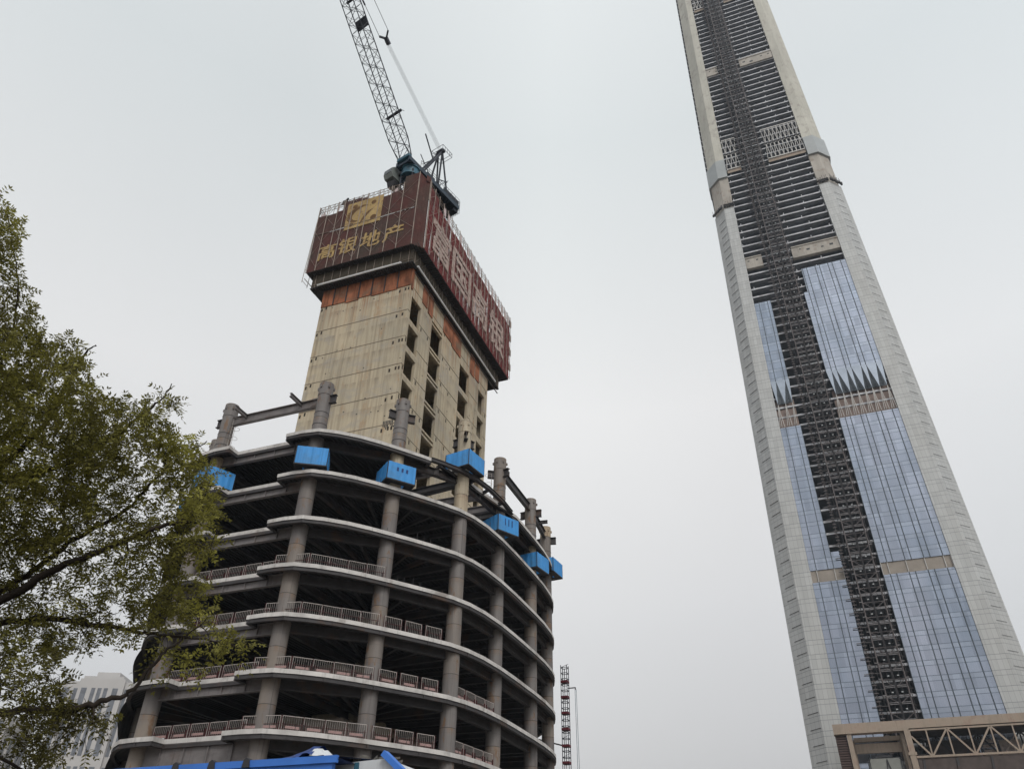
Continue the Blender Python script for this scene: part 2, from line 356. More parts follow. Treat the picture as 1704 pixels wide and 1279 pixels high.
def glyph(ch, mat, name, parent, bold=.022):
    cu = bpy.data.curves.new('glyph', 'FONT'); cu.body = ch; cu.size = 1; cu.extrude = .02
    tmp = bpy.data.objects.new('glyph', cu); COL.objects.link(tmp)
    dg = bpy.context.evaluated_depsgraph_get(); dg.update()
    src = bpy.data.meshes.new_from_object(tmp.evaluated_get(dg)); bpy.data.objects.remove(tmp); bpy.data.curves.remove(cu)
    vs, fs = [], []
    for i, (dx, dy) in enumerate(((0, 0), (-bold, 0), (bold, 0), (0, bold*.7), (0, -bold*.7))):      # heavier strokes
        o = len(vs); vs += [(v.co.x+dx, v.co.y+dy, v.co.z+i*.0022) for v in src.vertices]; fs += [[o+k for k in p.vertices] for p in src.polygons]
    bpy.data.meshes.remove(src)
    me = bpy.data.meshes.new(name); me.from_pydata(vs, [], fs); me.materials.append(M[mat])
    ob = bpy.data.objects.new(name, me); COL.objects.link(ob); ob.parent = parent
    xs = [v[0] for v in vs]; ys = [v[1] for v in vs]
    return ob, (min(xs), max(xs), min(ys), max(ys))

# ------------------------------------------------------------------ ground
g = MB(); g.box(-1500, 1500, -1500, 1500, -1.0, 0); tag(g.build('ground', 'ground'), kind='structure')
g = MB(); g.box(-400, 400, -9, 6, .0, .004); g.box(-400, 400, -9, 6, -.3, .0) if False else None
tag(g.build('road', 'asphalt'), kind='structure')
g = MB(); g.box(-400, 400, 6, 11, 0, .14); tag(g.build('pavement', 'pave'), kind='structure')
# ------------------------------------------------------------------ unfinished office block (steel frame round a concrete core)
XC, YC = -47.75, 80.0
LEV = [1.0, 5.6, 10.1, 14.65, 19.2, 23.8, 28.2, 32.7, 37.46, 42.0]
QC = [(5.95, -25.9), (12.05, -20.5), (16.4, -13.9), (17.25, -5.4)]
ring = QC+[(x, -y) for x, y in QC[::-1]]
cols = ring+[(-x, y) for x, y in ring[::-1]]              # 16 columns, clockwise seen from above, first is right of the front notch
COLW = [(XC+x, YC+y) for x, y in cols]
blk = thing('unfinished_building', (XC, YC, 0), 'unfinished grey steel framed building with open floors round a bare concrete core', 'building')
def arc_edge():
    pts = [(3.35, -27.45), (5.2, -27.5), (7.0, -27.25), (8.6, -26.2), (10.2, -24.75), (11.6, -23.1), (12.9, -21.35), (14.2, -19.5), (15.6, -17.4), (16.85, -15.3), (17.65, -13.1), (18.15, -10.5), (18.45, -7.0), (18.55, -3), (18.55, 0)]
    return pts
E1 = arc_edge()
right = E1+[(x, -y) for x, y in E1[::-1]][1:]
outline = right+[(3.33, 26.15), (-3.33, 26.15)]+[(-x, y) for x, y in right[::-1]]+[(-3.33, -26.15), (3.33, -26.15)]
outline_top = []
for p in outline:
    if p[0] > 15 and -17 < p[1] < -5: continue
    outline_top.append(p)
i0 = next(i for i, p in enumerate(outline_top) if p == (14.2, -19.5))
outline_top[i0+1:i0+1] = [(14.9, -18.4), (8.6, -13.5), (7.8, -6.0), (18.2, -4.2)]
def wpoly(pl): return [(XC+x, YC+y) for x, y in pl]
def inset(pl, d):
    n = len(pl); r = []
    for i in range(n):
        a, b, c = Vector((*pl[i-1], 0)), Vector((*pl[i], 0)), Vector((*pl[(i+1) % n], 0))
        t = ((b-a).normalized()+(c-b).normalized()); t = t.normalized() if t.length > .2 else (c-b).normalized()
        nn = Vector((-t.y, t.x, 0)); r.append((b.x+nn.x*d, b.y+nn.y*d))
    return r
BAYS = [(15, 0), (0, 1), (1, 2), (2, 3), (3, 4), (4, 5), (14, 15)]
for li, z in enumerate(LEV):
    top = li == len(LEV)-1
    pl = outline_top if top else outline
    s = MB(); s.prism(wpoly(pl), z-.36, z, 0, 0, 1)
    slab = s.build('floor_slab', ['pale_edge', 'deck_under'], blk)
    if li < 2: continue
    s = MB(); pi = inset(pl, .16); n = len(pi); w = wpoly(pi)
    for i in range(n):
        if top and 14 < pi[i][0] and pi[i][1] < -4 and pi[i-0][1] > -18.3 and False: continue
        a, b = w[i], w[(i+1) % n]
        s.beam((*a, z-.53), (*b, z-.53), .14, .34); s.beam((*a, z-.68), (*b, z-.68), .34, .045)
        Ld = math.hypot(b[0]-a[0], b[1]-a[1]); k = max(1, round(Ld/2.2))
        dx, dy = (b[0]-a[0])/Ld, (b[1]-a[1])/Ld
        if i % 2 == 0: s.beam((a[0]+dy*.10, a[1]-dx*.10, z-.56), (a[0]+dy*.10+dx*.16, a[1]-dx*.10+dy*.16, z-.56), .12, .30)
    if 3 <= li <= 8:                                        # starter bars and clips standing along the slab rim
        random.seed(77+li); pl2 = wpoly(E1[2:])
        for p, q in zip(pl2, pl2[1:]):
            for t in (.2, .5, .8):
                if random.random() < .45:
                    x, y = p[0]+(q[0]-p[0])*t, p[1]+(q[1]-p[1])*t; nx, ny = (XC-x)/30, (YC-y)/30
                    s.beam((x+nx*.3, y+ny*.3, z), (x+nx*.3, y+ny*.3, z+random.uniform(.2, .8)), .035)
    s.build('edge_channel', 'steel', slab)
    for (a, b) in BAYS:
        if top and (a, b) in ((1, 2), (2, 3)): pass
        p, q = COLW[a], COLW[b]; s = MB()
        if (a, b) == (15, 0):
            h = 1.75 if li == 3 else 1.0
            zz = z-.36-h/2-.005; s.ibeam((p[0], YC-25.92, zz), (q[0], YC-25.92, zz), .4, h, .06, .05)
            for t in (.2, .4, .6, .8): s.box(p[0]+(q[0]-p[0])*t-.03, p[0]+(q[0]-p[0])*t+.03, YC-26.1, YC-25.92, zz-h/2+.07, zz+h/2-.07)
            s.build('ring_beam', 'steel_light', slab)
        else:
            s.ibeam((*p, z-.36-.43), (*q, z-.36-.43), .45, .85); s.build('ring_beam', 'steel', slab)
    s = MB()                                               # floor framing seen from below
    for i, (x, y) in enumerate(COLW):
        cx = XC+max(-7, min(7, x-XC)); cy = YC+max(-13, min(13, y-YC))
        s.ibeam((x, y, z-.36-.36), (cx, cy, z-.36-.36), .4, .7)
        if top: s.build('floor_girder', 'steel', slab); s = MB()
        if not top:
            for t in (.33, .66):
                x2, y2 = COLW[(i+1) % 16]; mx, my = x+(x2-x)*t, y+(y2-y)*t
                cx = XC+max(-7, min(7, mx-XC)); cy = YC+max(-13, min(13, my-YC)); s.ibeam((mx, my, z-.36-.24), (cx, cy, z-.36-.24), .26, .46)
    if not top: s.build('floor_framing', 'steel', slab)
# open framing at the corner of the top deck, where the deck is still missing
zt = LEV[-1]; s = MB()
e = wpoly([(14.9, -18.4), (15.6, -17.4), (16.85, -15.3), (17.65, -13.1), (18.15, -10.5), (18.45, -7.0), (18.4, -4.2)])
for a, b in zip(e, e[1:]): s.beam((*a, zt-.2), (*b, zt-.2), .12, .42); s.beam((*a, zt-.39), (*b, zt-.39), .42, .05); s.beam((*a, zt+.02), (*b, zt+.02), .3, .05)
for a, (u, v) in zip(e[1:6], [(14.6, -16.5), (15.3, -15.8), (16.6, -12.5), (16.9, -9.8), (17.1, -6.8)]): s.ibeam((*a, zt-.25), (XC+u, YC+v, zt-.25), .22, .36)
s.build('corner_channel', 'steel', blk)
for dy, x1 in ((-16.8, 15.0), (-10.2, 17.0), (-7.2, 17.2)):
    s = MB(); s.ibeam((XC+6.5, YC+dy, zt-.75), (XC+x1, YC+dy, zt-.75), .42, .8); s.build('roof_girder', 'steel_light', blk)
s = MB(); s.ibeam((XC+6.5, YC-12.2, zt-.7), (XC+16.3, YC-13.6, zt-.7), .42, .8); s.build('roof_girder', 'steel', blk)
# columns
HT = {0: 48.35, 1: 48.35, 2: 48.75, 3: 48.45, 4: 48.3, 5: 48.3, 14: 48.2, 15: 48.35}
RUSTY = {2}
for i, (x, y) in enumerate(COLW):
    zt_ = HT.get(i, 48.2); s = MB()
    s.tube([(x, y, 0), (x, y, 37.4 if i in (1, 2, 4, 15) else 42.05)], .735, 28); c = s.build('column', 'column', blk)
    if i in (1, 2, 4, 15): s = MB(); s.tube([(x, y, 37.4), (x, y, 42.05)], .73, 28); s.build('column_length', 'column_rust', c)
    s = MB(); s.tube([(x, y, 42.05), (x, y, zt_-1.5)], .72, 28)
    s.build('column_head', 'column_rust' if i in RUSTY else 'column', c)
    s = MB(); s.tube([(x, y, zt_-1.5), (x, y, zt_-.02)], .745, 28, cap=False); s.tube([(x, y, zt_), (x, y, zt_-.25)], .66, 28, cap=True)
    s.tube([(x, y, zt_-1.52), (x, y, zt_-1.44)], .76, 28)
    for k in range(6):
        a = k*math.pi/3+.4; s.box(x+math.cos(a)*.8-.08, x+math.cos(a)*.8+.08, y+math.sin(a)*.8-.08, y+math.sin(a)*.8+.08, zt_-.75, zt_-.45)
    s.build('splice_collar', 'column_rust' if i in (2, 5) else 'column', c)
    if i in (0, 1, 2, 3, 4, 5, 14, 15):
        ang = {0: (0, 3.14), 1: (.7, -2.2, 2.6), 2: (1.2, -1.0, 3.0), 3: (-2.6, -.4), 4: (3.0, .1), 5: (.2, 3.0), 14: (2.8, 1.0), 15: (3.14,)}[i]
        for a in ang:
            d = Vector((math.cos(a), math.sin(a), 0)); p = Vector((x, y, 46.3)); s = MB(); s.ibeam(p+d*.68, p+d*1.45, .42, .95); s.build('beam_stub', 'steel', c)
        for z in (43.2, 44.6): s = MB(); s.tube([(x, y, z), (x, y, z+.05)], .75, 24); s.build('weld_ring', 'steel', c)
def roof_beam(a, b, zc, h, stubs, mat):
    (x0, y0), (x1, y1) = COLW[a], COLW[b]; d = Vector((x1-x0, y1-y0, 0)).normalized(); s = MB()
    p, q = Vector((x0, y0, zc))+d*.65, Vector((x1, y1, zc))-d*.65
    s.ibeam(p, q, .45, h, .07, .05)
    for t, lo in stubs:
        o = p.lerp(q, t); n = Vector((d.y, -d.x, 0)); s.ibeam(o+Vector((0, 0, h*.28))-n*.02, o+n*lo+Vector((0, 0, h*.28)), .26, .45)
        s.beam(o-Vector((0, 0, h/2-.05)), o+Vector((0, 0, h/2-.05)), .3, .04, up=(d.x, d.y, 0))
    s.build('roof_beam', mat, blk)
roof_beam(15, 0, 46.2, 1.02, ((.16, 2.0), (.80, 2.0)), 'steel_light')
roof_beam(3, 4, 47.0, 1.05, ((.1, .6),), 'steel')
roof_beam(4, 5, 47.0, 1.05, ((.55, 1.2),), 'steel')
# caged ladders on two column heads
for i, a in ((15, -.1), (3, 3.6)):
    x, y = COLW[i]; s = MB(); c, sn = math.cos(a), math.sin(a)
    for o in (-.22, .22): s.tube([(x+c*.98-sn*o, y+sn*.98+c*o, 42.2), (x+c*.98-sn*o, y+sn*.98+c*o, 46.4)], .025, 5)
    for k in range(4):
        z = 42.8+k*1.15; pts = [(x+c*(1.33+.42*math.cos(t))-sn*.42*math.sin(t), y+sn*(1.33+.42*math.cos(t))+c*.42*math.sin(t), z) for t in [j*math.pi/8 for j in range(17)]]
        s.tube(pts, .022, 4, cap=False)
    s.build('ladder', 'rail_white', blk)
# ------------------------------------------------------------------ concrete core
HX, HY0, HY1 = 7.03, 66.3-YC, 93.3-YC
def wall_with_holes(mb, o, u, wdt, z0, z1, th, n, holes, mi=0):
    """vertical wall from o along u, thickness th against normal n, rectangular holes (a0,a1,b0,b1)"""
    us = sorted({0, wdt}|{h[0] for h in holes}|{h[1] for h in holes}); zs = sorted({z0, z1}|{h[2] for h in holes}|{h[3] for h in holes})
    o, u, n = Vector(o), Vector(u), Vector(n); zz = Vector((0, 0, 1))
    def ins(i, j):
        if i < 0 or j < 0 or i >= len(us)-1 or j >= len(zs)-1: return True
        a, b = (us[i]+us[i+1])/2, (zs[j]+zs[j+1])/2
        return any(h[0] < a < h[1] and h[2] < b < h[3] for h in holes)
    P = lambda a, b, t: o+u*a+zz*b-n*t
    for i in range(len(us)-1):
        for j in range(len(zs)-1):
            if ins(i, j): continue
            a0, a1, b0, b1 = us[i], us[i+1], zs[j], zs[j+1]
            mb.quad(P(a0, b0, 0), P(a1, b0, 0), P(a1, b1, 0), P(a0, b1, 0), mi); mb.quad(P(a1, b0, th), P(a0, b0, th), P(a0, b1, th), P(a1, b1, th), mi)
            for di, dj, e in ((-1, 0, (a0, b0, a0, b1)), (1, 0, (a1, b1, a1, b0)), (0, -1, (a1, b0, a0, b0)), (0, 1, (a0, b1, a1, b1))):
                if ins(i+di, j+dj): mb.quad(P(e[0], e[1], 0), P(e[2], e[3], 0), P(e[2], e[3], th), P(e[0], e[1], th), mi)
JOINTS = [73.0-.05-4.43*k for k in range(0, 17)]
JOINTS = [68.62+4.43-4.43*k for k in range(17)]
holes_r = []; slits = []
for k in range(0, 16):
    zb = 67.52-4.43*k
    for a0, a1 in ((.62, 3.35), (6.75, 10.1), (16.45, 19.85), (23.5, 25.85)):
        holes_r.append((a0, a1, zb, zb+(3.9 if k == 0 else 3.5)))
    holes_r.append((6.75, 10.1, zb+3.78 if k else zb+4.2, zb+4.16 if k else zb+4.6))
ZC = 75.6
core = MB()
xl, xr_, yf, yb = XC-HX, XC+HX, YC+HY0, YC+HY1
core.quad((xl, yf, 0), (xr_, yf, 0), (xr_, yf, ZC), (xl, yf, ZC)); core.quad((xl, yb, 0), (xl, yf, 0), (xl, yf, ZC), (xl, yb, ZC))
core.quad((xr_, yb, 0), (xl, yb, 0), (xl, yb, ZC), (xr_, yb, ZC))
wall_with_holes(core, (xr_, yf+.004, 0), (0, 1, 0), yb-yf-.008, 0, ZC, .42, (1, 0, 0), holes_r)
core.quad((xl, yf, ZC), (xr_, yf, ZC), (xr_, yb, ZC), (xl, yb, ZC))
core.quad((XC-1, yf+.7, 0), (XC-1, yb-.7, 0), (XC-1, yb-.7, ZC), (XC-1, yf+.7, ZC))      # inner corridor wall
for y in (yf+.75, yf+13.3, yb-.75): core.quad((xr_-.42, y, 0), (XC-1, y, 0), (XC-1, y, ZC), (xr_-.42, y, ZC))
for k in range(16):
    z = 67.3-4.43*k; core.box(XC-.98, xr_-.44, yf+.77, yb-.77, z-.25, z)
jm = core                                                  # pour joints: thin proud laitance ledges and dark pockets
pk = core; random.seed(4)
for z in JOINTS:
    jm.box(xl-.02, xr_+.02, yf-.035, yf+.02, z-.05, z+.03, 1); gaps = sorted((h[0], h[1]) for h in holes_r if h[2]-.1 < z < h[3]+.1); u0 = .02
    for g0, g1 in gaps+[(yb-yf-.01, 0)]:
        if g0 > u0: jm.box(xr_-.02, xr_+.035, yf+u0, yf+g0, z-.05, z+.03, 1)
        u0 = g1
    for px_, zz in ((xl+.28, z-.55), (xl+.95, z-.35), (xr_-.30, z-.62), (xr_-.75, z-.60), (xr_-1.6, z-.75)):
        if random.random() < .85: pk.box(px_-.12, px_+.12, yf-.012, yf+.02, zz-.3, zz+.22, 2)
    for yy in (yf+.3, yf+3.9, yf+5.9, yf+10.8, yf+13.2, yf+15.8, yf+20.9, yf+26.3):
        if random.random() < .8: pk.box(xr_-.02, xr_+.012, yy-.12, yy+.12, z-.75, z-.2, 2)
cob = core.build('concrete_core', ['core', simple('joint_concrete', (.20, .17, .13), .3, (1, 1, 1), .9), simple('pocket_dark', (.035, .026, .02), .3, rough=.9)], blk)
for k in range(7):
    s = MB(); a = xl+k*(2*HX/7); s.box(a+.02, a+2*HX/7-.02, yf-.10, yf-.005, 72.9+random.uniform(-.25, .1), 76.0)
    if k: s.box(a-.09, a+.05, yf-.2, yf-.101, 72.9, 76.0, 1)
    s.build('rusty_formwork', ['rust', 'steel_dark'], cob)
for y0, y1 in ((0, .55), (3.4, 4.9), (5.2, 6.6), (10.2, 13.2), (13.3, 16.3), (20, 21.6), (22, 23.4)):
    s = MB(); s.box(xr_+.005, xr_+.10, yf+y0, yf+y1, 72.6+random.uniform(-.4, .2), 76.0); s.build('rusty_formwork', 'rust', cob)
s = MB()                                                    # torn plaster and bent dowels at the lower right corner of the front face
for k in range(7): s.box(xr_-1.5+k*.2, xr_-1.38+k*.2, yf-.02, yf+.02, 50.9-random.random()*.8, 51.4)
s.build('broken_patch', 'pocket_dark' if 'pocket_dark' in M else 'steel_dark', cob)

# ------------------------------------------------------------------ blue sheeted boxes round the column splices
BOX = [(15, 37.9, 65, 'blue sheeted box round the leftmost full front column, half behind the tree'),
       (0, 37.85, 31, 'blue sheeted box on the front column at the right end of the straight bay'),
       (1, 37.85, 52, 'blue sheeted box with faint dark lettering stains on the third front column'),
       (2, 42.15, 80, 'highest blue sheeted box, round the rusty column at the missing deck'),
       (3, 38.3, 62, 'blue sheeted box with two dark stripes below the tall grey column on the right side'),
       (4, 38.3, 80, 'blue sheeted box on the second column from the far right edge'),
       (5, 41.2, 84, 'blue sheeted box standing out against the sky at the far right edge'),
       (14, 37.9, 20, 'small piece of blue sheeted box showing behind the tree at the left edge')]
def corrug(mb, a, b, z0, z1, n, mi=0):
    a, b = Vector(a), Vector(b); d = (b-a); Ld = d.length; d.normalize(); nn = Vector((d.y, -d.x, 0)); k = int(Ld/.17); prof = []
    for i in range(k+1):
        t = i/k*Ld; o = .03 if (i % 4 in (1, 2)) else 0; prof.append(a+d*t+nn*o)
    for p, q in zip(prof, prof[1:]): mb.quad((p.x, p.y, z0), (q.x, q.y, z0), (q.x, q.y, z1), (p.x, p.y, z1), mi)
    mb.quad((a.x, a.y, z0), (a.x-nn.x*.05, a.y-nn.y*.05, z0), (a.x-nn.x*.05, a.y-nn.y*.05, z1), (a.x, a.y, z1), mi)
    a2, b2 = a-nn*.05, b-nn*.05; mb.quad((b2.x, b2.y, z0), (a2.x, a2.y, z0), (a2.x, a2.y, z1), (b2.x, b2.y, z1), mi)
for ci, zb, ang, lab in BOX:
    x, y = COLW[ci]; a = R(ang); c, sn = math.cos(a), math.sin(a)
    off = .25; x += math.sin(a)*off; y -= math.cos(a)*off
    t = thing('protective_box', (x, y, zb), lab, 'box', 'blue boxes on the column splices'); hw, hd, h = 1.5, 1.5, 1.95
    L_ = lambda u, v: (x+c*u-sn*v, y+sn*u+c*v, 0)
    cs = [L_(-hw, -hd), L_(hw, -hd), L_(hw, hd), L_(-hw, hd)]
    for k in range(4):
        m = MB(); corrug(m, cs[k], cs[(k+1) % 4], zb+.06, zb+h, 20); m.build('cladding_panel', 'blue_sheet', t)
    m = MB()
    for k in range(4):
        p, q = Vector(cs[k]), Vector(cs[(k+1) % 4]); m.beam(p+Vector((0, 0, zb+.02)), q+Vector((0, 0, zb+.02)), .12, .12); m.beam(p+Vector((0, 0, zb)), p+Vector((0, 0, zb+h)), .07)
    for u in (-1.12, 1.12): p, q = Vector(L_(u, -hd)), Vector(L_(u, hd)); m.beam(p+Vector((0, 0, zb+.05)), q+Vector((0, 0, zb+.05)), .72, .06)
    for v in (-1.12, 1.12): p, q = Vector(L_(-.76, v)), Vector(L_(.76, v)); m.beam(p+Vector((0, 0, zb+.053)), q+Vector((0, 0, zb+.053)), .72, .06)
    m.build('base_frame', 'steel_dark', t)
    if ci in (1, 3):
        m = MB()
        for k in range(3):
            u = -.55+k*.5; p = Vector(L_(u, -hd-.045)); q = Vector(L_(u+(.2 if ci == 1 else .12), -hd-.045))
            m = MB(); m.beam(p+Vector((0, 0, zb+1.25)), q+Vector((0, 0, zb+1.25)), .012, .8 if ci == 3 else .4); m.build('stain', 'blue_dark', t)

# ------------------------------------------------------------------ barred barrier panels along the slab edges
def make_barrier():
    t = thing('safety_barrier', (0, 0, 0), 'x', 'barrier', 'barred barrier panels along the open floors'); w = .82
    m = MB()
    for x in (-w, w): m.beam((x, 0, 0), (x, 0, 1.12), .035)
    m.beam((-w, 0, 1.12), (w, 0, 1.12), .04)
    for k in range(1, 9): m.beam((-w+k*w/4.5, 0, .12), (-w+k*w/4.5, 0, 1.1), .018)
    m.build('rail_frame', 'rail_white', t, at=(0, 0, 0))
    m = MB(); m.box(-.56, .56, -.045, -.02, .20, .40); m.build('warning_plate', 'plate_pink', t, at=(0, 0, 0))
    m = MB()
    for x in (-w-.08, w+.08): m.beam((x, 0, 0), (x, 0, 1.16), .03)
    m.beam((-w, 0, .12), (w, 0, .12), .04)
    for k in (-w+.12, w-.12): m.beam((k, -.02, .06), (k, -.02, .70), .16, .02)
    m.beam((-w, -.01, .52), (w, -.01, .52), .09, .02)
    m.build('post', 'rail_red', t, at=(0, 0, 0)); return t
proto = make_barrier(); first = True
LN = {3: 'lowest railed floor', 4: 'second railed floor up', 5: 'third railed floor up', 6: 'topmost railed floor'}
ORD = ['first', 'second', 'third', 'fourth', 'fifth', 'sixth', 'seventh', 'eighth']
segs = [((-5.2, -25.75), (4.3, -25.75), 'in the straight notched bay'),
        ((4.7, -26.75), (7.6, -26.2), 'by the notch column'),
        ((7.8, -26.1), (12.6, -21.2), 'right of the notch column'),
        ((12.75, -20.9), (16.2, -15.6), 'left of the fourth column'),
        ((16.9, -13.9), (17.8, -6.6), 'right of the fourth column')]
SKIP = {6: (3, 4), 5: (4,), 4: ()}
for li in (3, 4, 5, 6):
    z = LEV[li]
    for si, (a, b, where) in enumerate(segs):
        if si in SKIP.get(li, ()): continue
        a, b = Vector((*a, 0)), Vector((*b, 0)); d = b-a; Ld = d.length; d.normalize(); n = max(1, round(Ld/1.84))
        for k in range(n):
            p = a+d*((k+.5)*Ld/n)
            t = proto if first else copy_tree(proto); first = False
            if li >= 5:                                     # the upper floors have plain bars
                for ch in [q for q in t.children if q.name.startswith('warning_plate')]: bpy.data.objects.remove(ch)
            t.location = (XC+p.x, YC+p.y, z+.01); t.rotation_euler = (R(random.uniform(-1.5, 1.5)), 0, math.atan2(d.y, d.x)+R(random.uniform(-2, 2)))
            t['label'] = 'barred barrier on the %s, %s from left %s' % (LN[li], ORD[k], where)

# ------------------------------------------------------------------ dark debris nets sagging between the slabs at the left corner
M['net_dark'] = simple('debris_net', (.075, .068, .06), .45, (1.2, 1.2, 1.2), .9)
NL = ['lowest', 'second lowest', 'third', 'fourth', 'fifth', 'topmost']
for k, li in enumerate(range(3, 9)):
    z0, z1 = LEV[li]-.1, LEV[li]-4.1; P0 = wpoly([(-11.6, -23.1), (-12.9, -21.35), (-14.2, -19.5), (-15.6, -17.4), (-16.85, -15.3), (-17.65, -13.1)])
    m = MB(); n = 7; G = []
    for i, (x, y) in enumerate(P0):
        nx, ny = (x-XC)/24, (y-YC)/24; col_ = []
        for j in range(n+1):
            t = j/n; bulge = .12+.38*math.sin(math.pi*min(1, t*1.05))*(.6+.4*math.sin(i*1.3+k)); col_.append(Vector((x+nx*bulge, y+ny*bulge, z0+(z1-z0)*t*(1-.25*abs(i-2.5)/2.5))))
        G.append(col_)
    for i in range(len(G)-1):
        for j in range(n): m.quad(G[i][j], G[i][j+1], G[i+1][j+1], G[i+1][j])
    o = m.build('debris_net', 'net_dark', at=(P0[2][0], P0[2][1], z0)); tag(o, 'dark debris net sagging below a slab at the left corner, %s of the six' % NL[k], 'net', 'debris nets at the left corner')

M['ramp'] = simple('bare_ramp', (.17, .145, .125), .25, (.6, .6, .6), .9)
for li, x0, x1, h in ((3, 1.5, 9.0, 2.3), (4, 2.5, 8.5, 2.1), (5, 4.5, 9.5, 1.4)):
    z = LEV[li]+.004; m = MB(); P = lambda x, y, zz: Vector((XC+x, YC+y, zz))
    a_, b_ = [P(x0, -19.5, z), P(x1+2.2, -19.5, z), P(x1, -19.5, z+h), P(x0, -19.5, z+h*.8)], [P(x0, -17.0, z), P(x1+2.2, -17.0, z), P(x1, -17.0, z+h), P(x0, -17.0, z+h*.8)]
    m.add(a_+b_, [(0, 1, 2, 3), (7, 6, 5, 4), (1, 5, 6, 2), (2, 6, 7, 3), (0, 3, 7, 4), (4, 5, 1, 0)]); m.build('ramp', 'ramp', blk)
# ------------------------------------------------------------------ screened climbing scaffold round the core top
FX0, FX1, FY, RX, RY0, BY = -57.0, -40.2, 64.31, -39.0, 65.5, 98.0
ZB, ZT = 78.6, 92.2
enc = thing('scaffold_enclosure', (XC, YC, ZB), 'dark red mesh covered scaffold enclosure with gold and white lettering wrapped round the core top', 'scaffold')
bx = [-57.0, -55.5, -53.7, -52.5, -51.1, -49.6, -48.6, -46.6, -44.6, -42.6, -40.2]
tops = [90.2, 90.0, 90.2, 91.9, 91.9, 91.5, 90.9, 90.5, 90.8, 93.6]
random.seed(11)
s = MB()
for i in range(10):
    for za, zb in ((ZB, 86.1), (86.13, tops[i])):
        n = 3; cell = lambda u, v: Vector((bx[i]+(bx[i+1]-bx[i])*u, FY-.02-.05*math.sin(math.pi*u)*math.sin(math.pi*v)*random.uniform(.2, 1)-(.02 if za > 86 else 0), za+(zb-za)*v))
        g = [[cell(a/n, b/n) for a in range(n+1)] for b in range(n+1)]
        for b in range(n):
            for a in range(n): s.quad(g[b][a], g[b][a+1], g[b+1][a+1], g[b+1][a])
s.build('mesh_screen', 'net_brown', enc)
s = MB(); s.quad((FX1, FY, ZB), (RX, RY0, ZB-.1), (RX, RY0, 92.0), (FX1, FY, 93.6)); s.quad((FX1+.9, FY+.45, 92), (RX+.02, RY0+.02, 92), (RX+.02, RY0+.02, 93.2), (FX1+.9, FY+.45, 93.2)); s.build('mesh_screen', 'net_brown', enc)
s = MB(); ny = 22; ys_ = [RY0+(BY-RY0)*i/ny for i in range(ny+1)]
for i in range(ny):
    zt2 = 91.6 if i < 2 else 90.0+random.uniform(-.15, .3)
    nz = 6
    G = [[Vector((RX+random.uniform(0, .12) if 0 < k < nz else RX+.03, ys_[i]+(ys_[i+1]-ys_[i])*j, ZB+(zt2-ZB)*k/nz)) for j in (0, .5, 1)] for k in range(nz+1)]
    for k in range(nz):
        for j in range(2): s.quad(G[k][j], G[k][j+1], G[k+1][j+1], G[k+1][j])
s.build('mesh_screen', 'net_red', enc, )
s = MB(); s.quad((FX0, BY, ZB), (FX0, FY, ZB), (FX0, FY, 90.2), (FX0, BY, 90.2)); s.quad((RX, BY, ZB), (FX0, BY, ZB), (FX0, BY, 90), (RX, BY, 90)); s.build('mesh_screen', 'net_brown', enc)
s = MB()                                                     # inner face of the screens towards the core (seen through the top gaps)
for (p, q) in (((FX0, FY), (FX1, FY)), ((RX, RY0), (RX, BY)), ((FX0, FY), (FX0, BY)), ((FX0, BY), (RX, BY))):
    for z in (ZT, ZT-.55, ZT-1.1): s.tube([(*p, z), (*q, z)], .045, 6)
    n = 20
    for k in range(n+1):
        x, y = p[0]+(q[0]-p[0])*k/n, p[1]+(q[1]-p[1])*k/n; s.tube([(x, y, 88.5), (x, y, ZT+.1)], .04, 6)
        if k < n:
            x2, y2 = p[0]+(q[0]-p[0])*(k+1)/n, p[1]+(q[1]-p[1])*(k+1)/n; s.tube([(x, y, ZT-1.1), (x2, y2, ZT)], .025, 5)
s.build('guard_rail', 'pipe', enc)
s = MB(); random.seed(5)
for i in range(3, 22):                                      # torn pink mesh flaps in the railing of the long side
    if random.random() < .75: s.quad((RX+.05, ys_[i]+.25, 90.2), (RX+.05, ys_[i]+1.1, 90.2), (RX+.05, ys_[i]+1.0, 91.9), (RX+.05, ys_[i]+.3, 91.85))
for a, b, c_ in ((-57+.3, -55.9, 90.9), (-53.9, -53.5, 91.6), (-44.2, -43.7, 91.6)): s.quad((a, FY-.03, 90), (b, FY-.03, 90), (b, FY-.03, c_), (a, FY-.03, c_-.3))
s.build('torn_flap', simple('torn_pink_mesh', (.50, .42, .42), .2, (1, 1, 1), .9), enc)
s = MB()                                                     # standards and bracing in front of the front screen
for x in bx: s.tube([(x, FY-.14, ZB-.1), (x, FY-.14, ZT+.05)], .06, 6)
for i in range(10):
    for k in range(5):
        z0 = ZB+.6+k*2.6; a, b = (bx[i], bx[i+1]) if (i+k) % 2 else (bx[i+1], bx[i]); s.tube([(a, FY-.12, z0), (b, FY-.12, z0+2.5)], .022, 5)
s.tube([(FX0, FY-.13, 86.1), (FX1, FY-.13, 86.1)], .05, 5); s.tube([(FX1, FY-.1, ZB), (FX1, FY-.1, 93.7)], .06, 6); s.tube([(RX+.1, RY0, ZB-.1), (RX+.1, RY0, 92.6)], .05, 6)
s.build('scaffold_frame', 'pipe', enc)
s = MB()
for y in ys_: s.tube([(RX+.2, y, ZB-.05), (RX+.2, y, ZT)], .05, 6)
for i in range(ny):
    for k in range(6):
        z0 = ZB+.4+k*1.95; a, b = (ys_[i], ys_[i+1]) if (i+k) % 2 else (ys_[i+1], ys_[i]); s.tube([(RX+.19, a, z0), (RX+.19, b, z0+1.9)], .022, 5)
